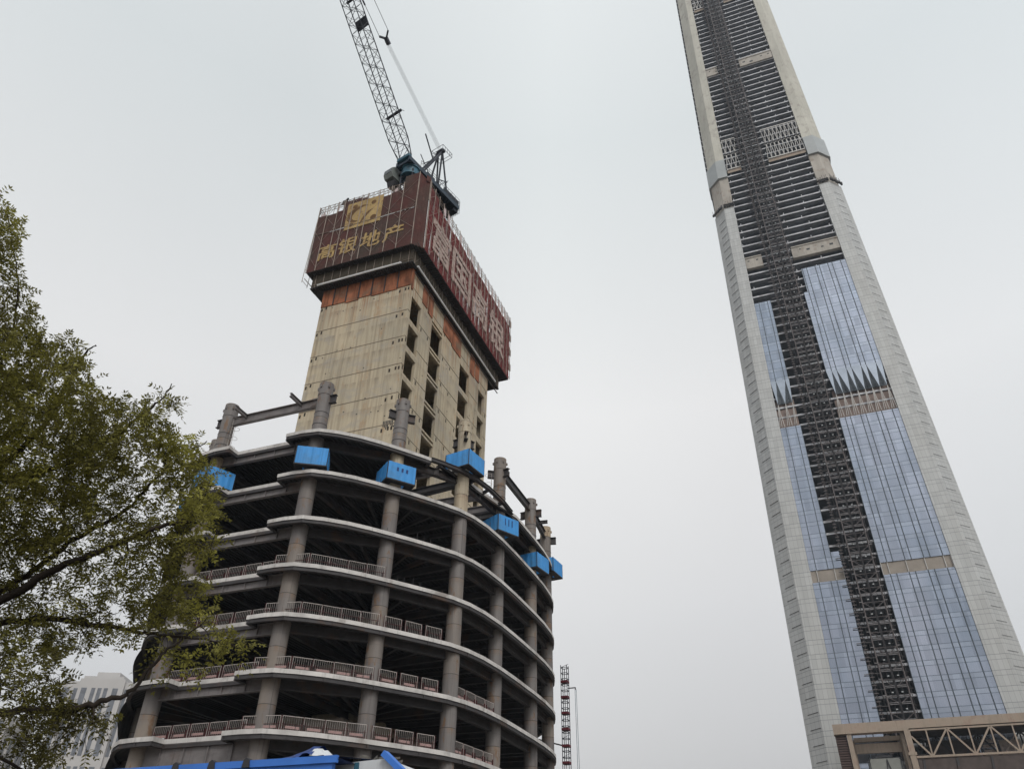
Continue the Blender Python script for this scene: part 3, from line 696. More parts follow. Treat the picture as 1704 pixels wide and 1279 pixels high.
for z in (80.6, 82.6, 84.6, 86.6, 88.6): s.tube([(RX+.2, RY0, z), (RX+.2, BY, z)], .028, 5)
for k in range(8):                                           # outriggers at the far end
    z = 79.2+k*1.6; s.box(RX-.1, RX+.1, BY+.05, BY+.5+(k % 2)*.25, z, z+1.3) if k % 2 else s.tube([(RX, BY, z), (RX, BY+.55, z)], .05, 5)
s.build('scaffold_frame', 'pipe', enc)
# underside, lower working platform, joists, white edge pipe
s = MB(); s.prism([(FX0+.01, FY+.02), (FX1, FY+.02), (RX+.01, RY0+.02), (RX+.01, BY-.02), (FX0+.01, BY-.02)], ZB+.02, ZB+.12); s.build('underside_deck', 'steel_dark', enc)
s = MB(); x = FX0+.2
while x < RX-.3: s.box(x, x+.07, FY+.0, FY+1.6, ZB-.12, ZB+.02); x += .33
y = FY+1.7
while y < BY: s.box(RX-2.0, RX-.03, y, y+.08, ZB-.12, ZB+.02); y += .42
s.build('deck_joist', simple('joist_timber', (.055, .045, .04), .3, rough=.85), enc)
LX0, LX1, LY0, LY1, LZ0, LZ1 = -56.3, -40.25, 65.15, 96.8, 76.15, 78.55
s = MB(); s.quad((LX0, LY0, LZ0), (LX1, LY0, LZ0), (LX1, LY0, LZ1), (LX0, LY0, LZ1)); s.quad((LX1, LY0, LZ0), (LX1, LY1, LZ0), (LX1, LY1, LZ1), (LX1, LY0, LZ1)); s.quad((LX0, LY1, LZ0), (LX0, LY0, LZ0), (LX0, LY0, LZ1), (LX0, LY1, LZ1)); s.quad((LX1, LY1, LZ0), (LX0, LY1, LZ0), (LX0, LY1, LZ1), (LX1, LY1, LZ1))
s.build('lower_screen', 'net_grey', enc)
s = MB(); s.box(LX0-.1, LX1+.1, LY0-.1, yf-.12, LZ0-.1, LZ0-.02); s.box(xr_+.12, LX1+.1, yf-.1, LY1, LZ0-.101, LZ0-.021); s.box(LX0-.1, xl-.1, yf-.1, LY1, LZ0-.101, LZ0-.021)
s.build('lower_deck', 'steel_dark', enc)
s = MB(); x = LX0
while x < LX1: s.box(x, x+.06, LY0-.08, yf-.2, LZ0-.28, LZ0-.1); x += .36
y = LY0+1.3
while y < LY1: s.box(xr_+.15, LX1+.08, y, y+.07, LZ0-.28, LZ0-.1); y += .45
s.beam((xr_+.3, yf, LZ0-.9), (xr_+.3, LY1, LZ0-.9), .12, .12); s.build('lower_joist', 'joist_timber' if 'joist_timber' in M else bpy.data.materials['joist_timber'], enc)
s = MB()
for k in range(12): x = LX0+.6+k*1.35; s.tube([(x, LY0-.06, LZ0), (x, LY0-.06, LZ1)], .035, 5)
for k in range(22): y = LY0+.5+k*1.45; s.tube([(LX1+.06, y, LZ0), (LX1+.06, y, LZ1)], .035, 5); s.tube([(LX1+.06, y, LZ0+.1), (LX1+.06, y+1.4, LZ1-.1)], .02, 4)
s.tube([(LX0, LY0-.07, LZ0+.5), (LX1, LY0-.07, LZ0+.5)], .03, 5); s.build('lower_frame', 'pipe', enc)
s = MB(); s.tube([(LX0+1.2, LY0-.22, LZ0+.05), (LX1-1.6, LY0-.22, LZ0+.05)], .13, 10); s.tube([(LX1+.22, LY0+1.2, LZ0+.05), (LX1+.22, LY1-2.0, LZ0+.05)], .13, 10)
s.build('edge_pipe', 'pipe_white', enc)
s = MB()                                                     # sloping chute frame on the left corner
s.beam((FX0-.1, FY, 77.6), (FX0-.1, FY+3, 77.6), .08); s.beam((FX0-.35, FY-.1, 76.9), (FX0-.05, FY-.1, 90), .06); s.beam((FX0-.35, FY+1.2, 76.9), (FX0-.05, FY+1.2, 90), .06)
for k in range(5): s.beam((FX0-.33+k*.05, FY-.1, 77.2+k*2.2), (FX0-.33+k*.05, FY+1.2, 77.2+k*2.2), .05)
s.build('corner_frame', 'pipe', enc)
# emblem and lettering
def on_front(ob, bb, x0, x1, z0, z1, y, shear=0):
    a, b, c, d = bb; sx, sz = (x1-x0)/(b-a), (z1-z0)/(d-c); o = parent_origin(enc)
    for v in ob.data.vertices:
        x, zz, t = v.co; v.co = Vector((x0+(x-a)*sx+shear*(zz-c)*sz, y-t, z0+(zz-c)*sz))-o
def on_right(ob, bb, y0, y1, z0, z1, x):
    a, b, c, d = bb; sx, sz = (y1-y0)/(b-a), (z1-z0)/(d-c); o = parent_origin(enc)
    for v in ob.data.vertices:
        q, zz, t = v.co; v.co = Vector((x+t, y0+(q-a)*sx, z0+(zz-c)*sz))-o
lx0, lx1, lz0, lz1 = -51.9, -45.9, 85.35, 90.95
s = MB(); s.box(lx0, lx1, FY-.11, FY-.09, lz0, lz1); lg = s.build('emblem_panel', 'gold', enc)
def disc(cx, cz, rx, rz, n=20, rot=0):
    return [(cx+rx*math.cos(2*math.pi*k/n)*math.cos(rot)-rz*math.sin(2*math.pi*k/n)*math.sin(rot), cz+rx*math.cos(2*math.pi*k/n)*math.sin(rot)+rz*math.sin(2*math.pi*k/n)*math.cos(rot)) for k in range(n)]
def plate(mb, pl, y, mi=0): mb.add([(x, y, z) for x, z in pl], [tuple(range(len(pl)))], mi)
s = MB(); cx, cz = -48.9, 88.1; yy = FY-.125
for dx, dz, r1 in ((-1.7, 1.9, .42), (1.45, 1.75, .42), (1.75, -1.55, .5), (-1.9, -1.9, .38)): plate(s, disc(cx+dx, cz+dz, r1, r1*1.05), yy)
def swoosh(p, w):
    for (a, b), (w0, w1) in zip(zip(p, p[1:]), zip(w, w[1:])):
        a_, b_ = Vector((a[0], a[1])), Vector((b[0], b[1])); d = (b_-a_).normalized(); n = Vector((-d.y, d.x))
        plate(s, [tuple(a_-n*w0), tuple(b_-n*w1), tuple(b_+n*w1), tuple(a_+n*w0)], yy)
th = [R(58+k*11) for k in range(19)]
swoosh([(cx-.2+1.45*math.cos(t)*(1+.05*k), cz+.05+1.55*math.sin(t)) for k, t in enumerate(th)], [.06+.42*math.sin(math.pi*(k/18)**1.3) for k in range(19)])
swoosh([(cx+1.5, cz+.35), (cx+.75, cz-.1), (cx+.3, cz-.75), (cx-.1, cz-1.5), (cx-.5, cz-2.3)], [.05, .22, .26, .18, .04])
s.build('emblem_mark', 'logo_dark', lg)
for ch, x0, x1, z0, z1 in (('高', -55.6, -52.75, 80.35, 83.3), ('银', -52.35, -49.25, 80.35, 83.5), ('地', -48.7, -45.45, 80.4, 83.5), ('产', -45.0, -41.85, 80.3, 83.4)):
    ob, bb = glyph(ch, 'gold', 'sign_character', enc); on_front(ob, bb, x0, x1, z0, z1, FY-.1, .06)
for ch, y0, y1 in (('富', 67.3, 73.4), ('国', 74.0, 81.0), ('高', 81.8, 87.8), ('银', 88.7, 95.2)):
    ob, bb = glyph(ch, 'letter_pale', 'sign_character', enc); on_right(ob, bb, y0, y1, 80.5, 87.4, RX+.16)
ob = MB(); ob.box(-53.9-.35, -53.9+.35, 65.6, 66.0, 93.6, 94.3); ob.beam((-53.9, 65.8, 92.2), (-53.9, 65.8, 93.7), .1); ob.beam((-54.35, 65.6, 93.4), (-53.3, 65.6, 94.5), .22)
tag(ob.build('floodlight', 'steel_dark', at=(-53.9, 65.8, 92.2)), 'small dark floodlight on top of the red scaffold, left of its emblem', 'floodlight')

# ------------------------------------------------------------------ luffing tower crane
CB = Vector((-43.2, 66.3, 96.7)); ca = R(14); D = Vector((-math.sin(ca), -math.cos(ca), 0)); S_ = Vector((D.y, -D.x, 0)); Zv = Vector((0, 0, 1))
crane = thing('tower_crane', CB, 'dark blue luffing crane with a lattice jib on top of the red scaffold', 'crane')
def cp(h, s_, z): return CB+D*h+S_*s_+Zv*z
m = MB()
for sx in (-.95, .95):
    for sy in (-.95, .95): m.beam(CB+Vector((sx, sy, -12)), CB+Vector((sx, sy, -.2)), .2)
for k in range(8):
    z = -12+k*1.5
    for (a, b) in (((-.95, -.95), (.95, -.95)), ((.95, -.95), (.95, .95)), ((.95, .95), (-.95, .95)), ((-.95, .95), (-.95, -.95))): m.beam(CB+Vector((*a, z)), CB+Vector((*b, z+1.4)), .1)
m.build('mast', 'crane_dark', crane)
m = MB(); m.tube([cp(0, 0, -.9), cp(0, 0, .55)], 1.32, 28); m.tube([cp(0, 0, .55), cp(0, 0, .75)], 1.5, 28); m.tube([cp(0, 0, -1.1), cp(0, 0, -.9)], 1.5, 28); m.build('slew_ring', 'teal', crane)
M['deck_blue'] = simple('deck_blue', (.022, .036, .055), .25, rough=.5)
m = MB()                                                     # slewing platform with two side girders
for s_ in (-1.25, 1.25): m.beam(cp(1.9, s_, 1.15), cp(-10.2, s_, 1.15), .32, .85)
for k in range(7): m.beam(cp(1.6-k*1.9, -1.1, 1.0), cp(1.6-k*1.9, 1.1, 1.0), .25, .5)
m.beam(cp(1.4, 0, 1.65), cp(-1.2, 0, 1.65), 2.3, .12); m.beam(cp(-1.3, 0, 1.5), cp(-10, 0, 1.5), 2.1, .08); m.build('machinery_deck', M['deck_blue'], crane)
m = MB(); m.beam(cp(1.7, -1.2, 1.9), cp(1.7, 1.2, 1.9), .7, .6); m.beam(cp(1.5, -1.0, 2.35), cp(1.5, 1.0, 2.35), .35, .35); m.build('jib_foot', 'teal', crane)
m = MB()
for s_ in (-1.15, 1.15): m.beam(cp(-6.5, s_, 2.1), cp(-10.1, s_, 2.1), .3, 1.1)
m.beam(cp(-8.4, 0, 2.0), cp(-10.1, 0, 2.0), 2.0, 1.5); m.beam(cp(-9.2, 0, .5), cp(-10.2, 0, .5), 2.2, .9); m.build('counterweight', 'crane_dark', crane)
m = MB(); m.beam(cp(-2.6, -.2, 2.15), cp(-4.4, -.2, 2.15), 1.6, 1.1); m.tube([cp(-5.3, -.9, 2.2), cp(-5.3, .9, 2.2)], .62, 16); m.tube([cp(-6.9, -.9, 2.1), cp(-6.9, .9, 2.1)], .5, 16); m.build('winch', 'crane_dark', crane)
m = MB(); T = cp(-6.0, 0, 11.6)
for s_ in (-.75, .75):
    top = T+S_*s_*.6
    m.beam(cp(-1.7, s_*1.4, 1.9), top, .30, .30); m.beam(cp(-5.1, s_*1.5, 1.7), top, .22); m.beam(cp(-7.3, s_*1.5, 1.7), top, .22); m.beam(cp(-7.2, s_*1.4, 4.6), cp(-5.3, s_*1.4, 3.4), .12)
    m.beam(cp(-5.1, s_*1.5, 1.7), cp(-7.3, s_*1.5, 5), .1)
m.beam(T-S_*.9, T+S_*.9, .5, .5); m.tube([T-S_*.55+Zv*.25, T+S_*.55+Zv*.25], .42, 14); m.build('a_frame', 'crane_dark', crane)
m = MB()
for (h0, h1) in ((-5.2, -7.6),):
    for s_ in (-1.2, 1.2):
        for z in (11.2, 12.1): m.beam(cp(h0, s_, z), cp(h1, s_, z), .06)
        for k in range(5): h = h0+(h1-h0)*k/4; m.beam(cp(h, s_, 11.2), cp(h, s_, 12.1), .05)
    for h in (h0, h1):
        for z in (11.2, 12.1): m.beam(cp(h, -1.2, z), cp(h, 1.2, z), .06)
for s_ in (-1.5, 1.5):                                       # deck handrails
    for z in (2.2, 2.75): m.beam(cp(-.5, s_, z), cp(-10, s_, z), .05)
    for k in range(11): m.beam(cp(-.5-k*.95, s_, 1.5), cp(-.5-k*.95, s_, 2.75), .05)
for k in range(9):                                           # hanging cage at the tail
    for z in (0, .6, 1.2, 1.8, 2.4): m.beam(cp(-10.3, -1.4+k*.35, z), cp(-10.3, -1.05+k*.35, z), .05) if k < 8 else None
    m.beam(cp(-10.3, -1.4+k*.35, -.2), cp(-10.3, -1.4+k*.35, 2.8), .05)
m.build('handrail', 'cable', crane)
m = MB(); m.beam(cp(-3.9, -.6, 7.2), cp(-1.5, -.6, 11.2), .16); m.beam(cp(-3.9, -.6, 7.2), cp(-1.9, -.6, 4.1), .14); m.beam(cp(-1.0, -.6, 5.5), cp(-3.2, -.6, 3.2), .1); m.build('derrick_arm', 'crane_dark', crane)
m = MB()                                                     # operator cab, hung outside the platform on the left
c0 = cp(.9, 2.6, .15)
prof = [(-1.2, -1.15), (1.0, -1.15), (1.35, -.5), (1.3, .5), (.8, 1.1), (-.2, 1.3), (-1.2, 1.2)]
for sgn in (0, 1):
    pl = [c0+D*h+Zv*z+S_*(.85 if sgn else -.85) for h, z in prof]; m.add(pl, [tuple(range(len(prof)))[::(1 if sgn else -1)]])
for i in range(len(prof)):
    h, z = prof[i]; H, Z = prof[(i+1) % len(prof)]; m.quad(c0+D*h+Zv*z-S_*.85, c0+D*H+Zv*Z-S_*.85, c0+D*H+Zv*Z+S_*.85, c0+D*h+Zv*z+S_*.85)
cabo = m.build('cab', 'cab', crane)
m = MB()
for (h, z), (H, Z) in (((1.0, -1.0), (1.36, -.45)), ((1.37, -.4), (1.32, .45)), ((1.27, .56), (.85, 1.05))):
    e = .02; m.quad(c0+D*(h+e)+Zv*(z+e)-S_*.7, c0+D*(H+e)+Zv*(Z+e)-S_*.7, c0+D*(H+e)+Zv*(Z+e)+S_*.7, c0+D*(h+e)+Zv*(z+e)+S_*.7)
m.quad(c0+D*-.6+Zv*-.1+S_*.87, c0+D*.9+Zv*-.1+S_*.87, c0+D*.7+Zv*.9+S_*.87, c0+D*-.5+Zv*.95+S_*.87); m.build('cab_window', 'glass_dark', cabo)
m = MB(); m.beam(cp(.6, 1.2, .3), cp(.6, 1.9, .2), .5, .4); m.beam(cp(-.2, 2.6, -1.5), cp(1.6, 2.3, -2.2), 1.3, .9); m.build('cab_bracket', 'steel_dark', crane)
# lattice jib
el = math.atan2(23.0, 17.1); JD = D*math.cos(el)+Zv*math.sin(el); JU = (Zv*math.cos(el)-D*math.sin(el)); F0 = cp(1.6, 0, 2.2)
def jp(t, s_, u): return F0+JD*t+S_*s_+JU*u
LJ = 52.0; JW, JH = 1.12, 1.05
def prof_j(t): return JW, JH*min(1, t/4.0+.22)
m = MB(); N = 32; step = LJ/N
for s_ in (-1, 1):
    for u_ in (-1, 1):
        pts = []
        for t in (0, 1.6, 3.12, LJ): w, h = prof_j(t); pts.append(jp(t, s_*w, u_*h+ (.0)))
        m.tube(pts, .085, 6)
for k in range(N):
    t0, t1 = k*step, (k+1)*step; (w0, h0), (w1, h1) = prof_j(t0), prof_j(t1)
    for s_ in (-1, 1): m.tube([jp(t0, s_*w0, (-1 if k % 2 else 1)*h0), jp(t1, s_*w1, (1 if k % 2 else -1)*h1)], .042, 5); m.tube([jp(t1, s_*w1, -h1), jp(t1, s_*w1, h1)], .03, 5)
    for u_ in (-1, 1): m.tube([jp(t0, (-1 if k % 2 else 1)*w0, u_*h0), jp(t1, (1 if k % 2 else -1)*w1, u_*h1)], .042, 5); m.tube([jp(t1, -w1, u_*h1), jp(t1, w1, u_*h1)], .03, 5)
jib = m.build('jib', 'crane_dark', crane)
m = MB(); m.quad(jp(22.3, -1.12, 1.12), jp(22.3, 1.12, 1.12), jp(24.0, 1.12, 1.12), jp(24.0, -1.12, 1.12)); m.build('jib_plate', 'crane_dark', jib)
m = MB()
for t in (7.6, 27.6): m.beam(jp(t, -1.5, 1.25), jp(t, 1.5, 1.25), .35, .3); m.beam(jp(t, -1.5, 1.25), jp(t, -1.5, 2.0), .06); m.beam(jp(t, 1.5, 1.25), jp(t, 1.5, 2.0), .06)
m.build('guide_sheave', 'crane_dark', jib)
# luffing ropes, yoke and pendants
Yk = cp(9.4, 0, 24.4); m = MB()
for s_ in (-.33, -.18, -.06, .06, .18, .33): m.tube([T+S_*s_+Zv*.5, Yk+S_*s_*.9-Zv*.4], .016, 4)
m.build('luffing_rope', 'cable', crane)
m = MB(); dr = (Yk-T).normalized(); m.beam(Yk-dr*1.0, Yk+dr*.2, .6, .5); m.beam(Yk, Yk+dr*.9+S_*.95, .28); m.beam(Yk, Yk+dr*.9-S_*.95, .28); m.build('yoke', 'crane_dark', crane)
tip = jp(LJ-1, 0, 1.0); m = MB()
for s_ in (-1, 1):
    a = Yk+dr*.9+S_*.95*s_; b = tip+S_*s_; m.tube([a, b], .045, 5); q = a.lerp(b, .19); m.beam(q, a.lerp(b, .225), .2)
m.build('pendant', 'crane_dark', crane)

# ------------------------------------------------------------------ material hoist mast beside the building
hx, hy = -32.2, 104.0
hm = thing('hoist_mast', (hx, hy, 0), 'slender dark red lattice hoist mast standing right of the unfinished building', 'mast')
m = MB(); w = .42
for sx in (-w, w):
    for sy in (-w, w): m.beam((hx+sx, hy+sy, 0), (hx+sx, hy+sy, 32.4), .08)
m.tube([(hx, hy-.1, 0), (hx, hy-.1, 32.0)], .05, 6); k = 0; z = .6
while z < 32.4:
    for (a, b) in (((-w, -w), (w, -w)), ((w, -w), (w, w)), ((w, w), (-w, w)), ((-w, w), (-w, -w))): m.beam((hx+a[0], hy+a[1], z), (hx+b[0], hy+b[1], z), .07)
    if k % 3 == 0:
        m.beam((hx-w, hy-w, z), (hx+w, hy+w, z+.6), .05)
    z += .75; k += 1
m.build('lattice', 'crane_dark', hm)
for k in range(13):
    m = MB(); z = 6.1+k*2.0; m.box(hx-w-.06, hx+w+.06, hy-w-.06, hy+w+.06, z, z+.28); m.build('section_joint', 'red_steel', hm)
m = MB(); m.beam((hx+w, hy, 29.4), (hx+1.5, hy, 29.4), .12); m.beam((hx+1.45, hy, 29.4), (hx+1.45, hy, 29.1), .1); m.build('cable_arm', 'steel_dark', hm)
m = MB(); m.tube([(hx+1.4, hy, 29.2), (hx+1.5, hy, 3)], .03, 5); m.tube([(hx+1.55, hy+.1, 29.2), (hx+1.75, hy+.1, 3)], .03, 5); m.build('trailing_cable', 'teal', hm)
m = MB(); m.beam((hx-w, hy, 22.3), (hx-3.2, hy-7, 22.3), .14); m.build('tie_beam', 'steel_dark', hm)
# ------------------------------------------------------------------ supertall tower
TX = 25.3; FH = 4.38; TOPZ = 520.0
yF = lambda z: 258+.01675*z
wI = lambda z: 22.15-.0119*z
wF = lambda z: 27.7-.0167*z
gI = lambda z: wI(z)/21.45
X = lambda a, z: TX+a*gI(z)
tow = thing('skyscraper', (TX, 290, 0), 'very tall tapering tower with pale corner columns, blue glass walls and bare floors above', 'tower')
ZL = [k*FH for k in range(int(TOPZ/FH)+1)]
def column_strip(sgn, z0, z1, out, mat, name, slots=None):
    m = MB(); n = max(1, round((z1-z0)/FH)); zs = [z0+(z1-z0)*k/n for k in range(n+1)]
    def prof(z):
        f, i, y = wF(z), wI(z), yF(z); c = 4.7
        return [(i-.05, y+2.5, 0), (i-.05, y-.25-out, .5), (f+out*.4, y-.25-out, 4.5), (f+c+out, y-.25+c-out*.4, 8.5), (f+c+out, y+c+7, 11)]
    for a, b in zip(zs, zs[1:]):
        pa, pb = prof(a), prof(b)
        for k in range(4):
            q = [Vector((TX+sgn*pa[k][0], pa[k][1], a)), Vector((TX+sgn*pa[k+1][0], pa[k+1][1], a)), Vector((TX+sgn*pb[k+1][0], pb[k+1][1], b)), Vector((TX+sgn*pb[k][0], pb[k][1], b))]
            uv = [(pa[k][2], a/FH), (pa[k+1][2], a/FH), (pa[k+1][2], b/FH), (pa[k][2], b/FH)]
            if sgn < 0: q, uv = [q[1], q[0], q[3], q[2]], [uv[1], uv[0], uv[3], uv[2]]
            m.quad(*q, uv=uv)
    for z, rev in ((z0, 0), (z1, 1)):
        p = [Vector((TX+sgn*x, y, z)) for x, y, _ in prof(z)]; m.add(p, [tuple(range(5)) if rev ^ (sgn < 0) else tuple(range(5))[::-1]])
    if slots: slots(m, sgn)
    return m.build(name, [mat, 'lattice_dark'], tow)
def open_joints(m, sgn):                                      # dark open joints on the chamfer, one per floor
    for k in range(10, 63):
        z = k*FH+1.0; f, y = wF(z), yF(z); a = Vector((TX+sgn*(f+.5), y-.25-.35+.25, z)); b = Vector((TX+sgn*(f+3.6), y-.25-.35+3.35, z))
        o = Vector((sgn*.02, -.02, 0)); m.beam(a+o, b+o, .08, .13 if sgn < 0 else .05, mi=1)
for sgn in (-1, 1):
    c = column_strip(sgn, 0, 279.5, .35, 'clad', 'corner_column', open_joints)
    column_strip(sgn, 279.5, 300.9, -.25, 'belt', 'bare_column'); column_strip(sgn, 300.9, 313.6, .7, 'collar', 'column_collar'); column_strip(sgn, 313.6, TOPZ, -.1, 'colcon', 'upper_column')
    m = MB()                                                  # ragged working platform at the top of the cladding
    random.seed(3+sgn)
    for k in range(26):
        t = k/25; f = wF(281); y = yF(281); i = wI(281)
        P = Vector((TX+sgn*(i+(f-i)*t*2), y-1.3, 281)) if t < .5 else Vector((TX+sgn*(f+4.6*(t*2-1)+.9), y-1.3+4.7*(t*2-1), 281))
        h = random.uniform(.6, 2.4); m.box(P.x-.4, P.x+.4, P.y-.1, P.y+.7, 281-random.uniform(0, 1.0), 281+h*.3)
        if random.random() < .5: m.beam(P, P+Vector((0, 0, h+1)), .15)
    m.build('work_platform', 'steel', tow)
# floor slabs
def slab_poly(z):
    i, f, y = wI(z)+.3, wF(z)+4.7+(.8 if z > 313 else -.6), yF(z)
    d = 2*(TX*0+f); yb_ = 2*290-y
    fr = f-(1.1 if z > 313 else 0); return [(TX-i, y+.35), (TX+i, y+.35), (TX+i, y+6.5), (TX+fr, y+6.5), (TX+fr, yb_-6), (TX-f, yb_-6), (TX-f, y+6.5), (TX-i, y+6.5)]
random.seed(21); low = MB()
def slab_mesh(m, z, k):
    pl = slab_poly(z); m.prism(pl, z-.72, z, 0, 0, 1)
    if z > 219:
        for t in range(5):
            xx = TX+(wI(z)-.5)*(-1+.5*t+random.uniform(-.08, .08)); m.box(xx-.16, xx+.16, pl[0][1]+.1, pl[0][1]+.5, z+.002, z+1.1, 0)
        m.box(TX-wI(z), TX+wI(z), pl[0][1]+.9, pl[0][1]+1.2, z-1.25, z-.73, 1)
for k, z in enumerate(ZL):
    if z < 40: continue
    if z < 101: slab_mesh(low, z, k)
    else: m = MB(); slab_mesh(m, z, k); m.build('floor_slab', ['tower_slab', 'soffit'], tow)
tag(low.build('floor_slab', ['tower_slab', 'soffit'], tow), kind='stuff')
m = MB(); m.box(TX-10.5, TX+10.5, 276, 304, 0, TOPZ+8); m.build('tower_core', 'tower_core', tow)
m = MB()                                                      # set-back partition behind the open floors
for s_ in (-1, 1):
    for k in range(4): x = TX+s_*(12.2+k*1.9); m.beam((x, 272, 40), (x, 274, TOPZ), 1.1, .9, up=(0, 1, 0))
m.build('inner_column', 'tower_core', tow)
# glass
LINES = [2.6, 4.45, 8.15, 10.0, 13.7, 15.55, 19.25]
LINESL = [-x for x in LINES]
def glazing(a0, a1, z0, z1, lines, name='curtain_wall'):
    m = MB(); n = max(1, round((z1-z0)/FH)); zs = [z0+(z1-z0)*k/n for k in range(n+1)]; ed = sorted([a0, a1]+[l for l in lines if a0 < l < a1])
    for za, zb in zip(zs, zs[1:]):
        for p, q in zip(ed, ed[1:]):
            j = random.uniform(-.02, .02)
            m.quad((X(p, za), yF(za)-.12+j, za), (X(q, za), yF(za)-.12-j, za), (X(q, zb), yF(zb)-.12-j, zb), (X(p, zb), yF(zb)-.12+j, zb), uv=[(p/1.85, za/FH), (q/1.85, za/FH), (q/1.85, zb/FH), (p/1.85, zb/FH)])
    g = m.build(name, 'glass', tow)
    m = MB()
    for l in lines:
        if a0 < l < a1: m.beam((X(l, z0), yF(z0)-.25, z0), (X(l, z1), yF(z1)-.25, z1), .25, .30, up=(0, 1, 0))
    for l in (a0, a1): m.beam((X(l, z0), yF(z0)-.14, z0), (X(l, z1), yF(z1)-.14, z1), .16, .2, up=(0, 1, 0))
    m.build('mullion_grid', mul, g); return g
mul = simple('mullion_dark', (.055, .07, .085), .15, (.1, .1, .1), .4)
random.seed(2)
LE = -21.42
glazing(LE, -10.9, 30, 97.2, LINESL); glazing(LE, -10.9, 101.3, 106.9, LINESL); glazing(LE, -13.75, 106.9, 157, LINESL); glazing(LE, -14.2, 178.4, 219, LINESL)
glazing(.5, 21.42, 30, 97.2, LINES); glazing(.5, 21.42, 101.3, 157, LINES); glazing(.5, 21.42, 178.4, 219.3, LINES); glazing(2.1, 21.42, 219.3, 232.3, LINES)
# pleated glass skirt, spandrel bands, V struts
for (e0, e1, ls) in ((.5, 21.42, LINES), (LE, -14.0, sorted(LINESL))):
    ap = [l for l in ls if e0 < l < e1]; lt = MB(); dk = MB(); vs = MB()
    if e0 > 0: bp = [1.7+2.66*k for k in range(len(ap)+1)]
    else: ap = [-19.25, -15.55]; bp = [-20.3, -17.4, -14.7]
    tp = [e0]+ap+[e1]; zt, zb = 178.4, 167.0; n = len(bp)
    T3 = [Vector((X(a, zt), yF(zt)-.12, zt)) for a in tp]; BPt = [Vector((X(b, zb), yF(zb)-.75, zb)) for b in bp]
    for k in range(n): lt.add([T3[k], T3[k+1], BPt[k]], [(0, 2, 1)])
    for k in range(n-1):
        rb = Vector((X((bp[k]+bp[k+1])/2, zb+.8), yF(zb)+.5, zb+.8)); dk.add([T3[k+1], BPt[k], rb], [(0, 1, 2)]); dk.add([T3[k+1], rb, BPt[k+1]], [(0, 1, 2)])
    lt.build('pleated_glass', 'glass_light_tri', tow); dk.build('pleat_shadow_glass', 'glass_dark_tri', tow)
    for k in range(n):
        c_ = bp[k]
        for d in (-.95, -.2, .75):
            if e0 <= c_+d <= e1: vs.tube([BPt[k]+Vector((0, .1, 0)), (X(c_+d, 157.3), yF(157)-.3, 157.3)], .12, 6)
    vs.build('strut', 'truss_white', tow)
    m = MB(); m.quad((X(e0, 157), yF(157)+.25, 157), (X(e1, 157), yF(157)+.25, 157), (X(e1, 170), yF(170)+1.2, 170), (X(e0, 170), yF(170)+1.2, 170)); m.build('louvre_band', simple('brown_band', (.215, .165, .145), .2, (.3, .3, .3), .8), tow)
    e1b = -10.9 if e0 < 0 else e1
    m = MB(); m.quad((X(e0, 97.2), yF(97)+.15, 97.2), (X(e1b, 97.2), yF(97)+.15, 97.2), (X(e1b, 101.3), yF(101)+.15, 101.3), (X(e0, 101.3), yF(101)+.15, 101.3)); b = m.build('spandrel_band', simple('brown_spandrel', (.265, .235, .205), .15, (.3, .3, .3), .8), tow)
    m = MB()
    for l in ([e0+.1]+ls[::2]+[e1b-.1]):
        if e0 <= l <= e1b: m.beam((X(l, 97), yF(97)-.1, 97.0), (X(l, 101), yF(101)-.1, 101.4), .22, .2, up=(0, 1, 0))
    m.build('fin', 'truss_white', b)
# concrete belts with openings
for z0, z1, parts_ in ((239.8, 245.2, ((-21.3, -13.5), (.2, 21.3))), (386, 391.5, ((-21.3, -13.8), (.4, 21)))):
    for a0, a1 in parts_:
        m = MB(); ym = yF(z0)-.1; m.box(X(a0, z0), X(a1, z0), ym, ym+1.4, z0, z1); m.box(X(a0, z0), X(a1, z0), ym-.3, ym+1.4, z1-.002, z1+.6); m.box(X(a0, z0), X(a1, z0), ym-.3, ym+1.4, z0-.6, z0+.002)
        b = m.build('belt_beam', 'belt', tow); random.seed(int(z0+a0))
        for k in range(max(2, int((a1-a0)/5))):
            x = X(a0+(a1-a0)*(k+.5+random.uniform(-.3, .3))/max(2, int((a1-a0)/5)), z0); h = random.uniform(.5, 1.2); zc = random.uniform(z0+1.5, z1-1.5); m = MB(); m.box(x-h*.7, x+h*.7, ym-.02, ym+.1, zc-h*.5, zc+h*.5); m.build('belt_opening', 'steel_dark', b)
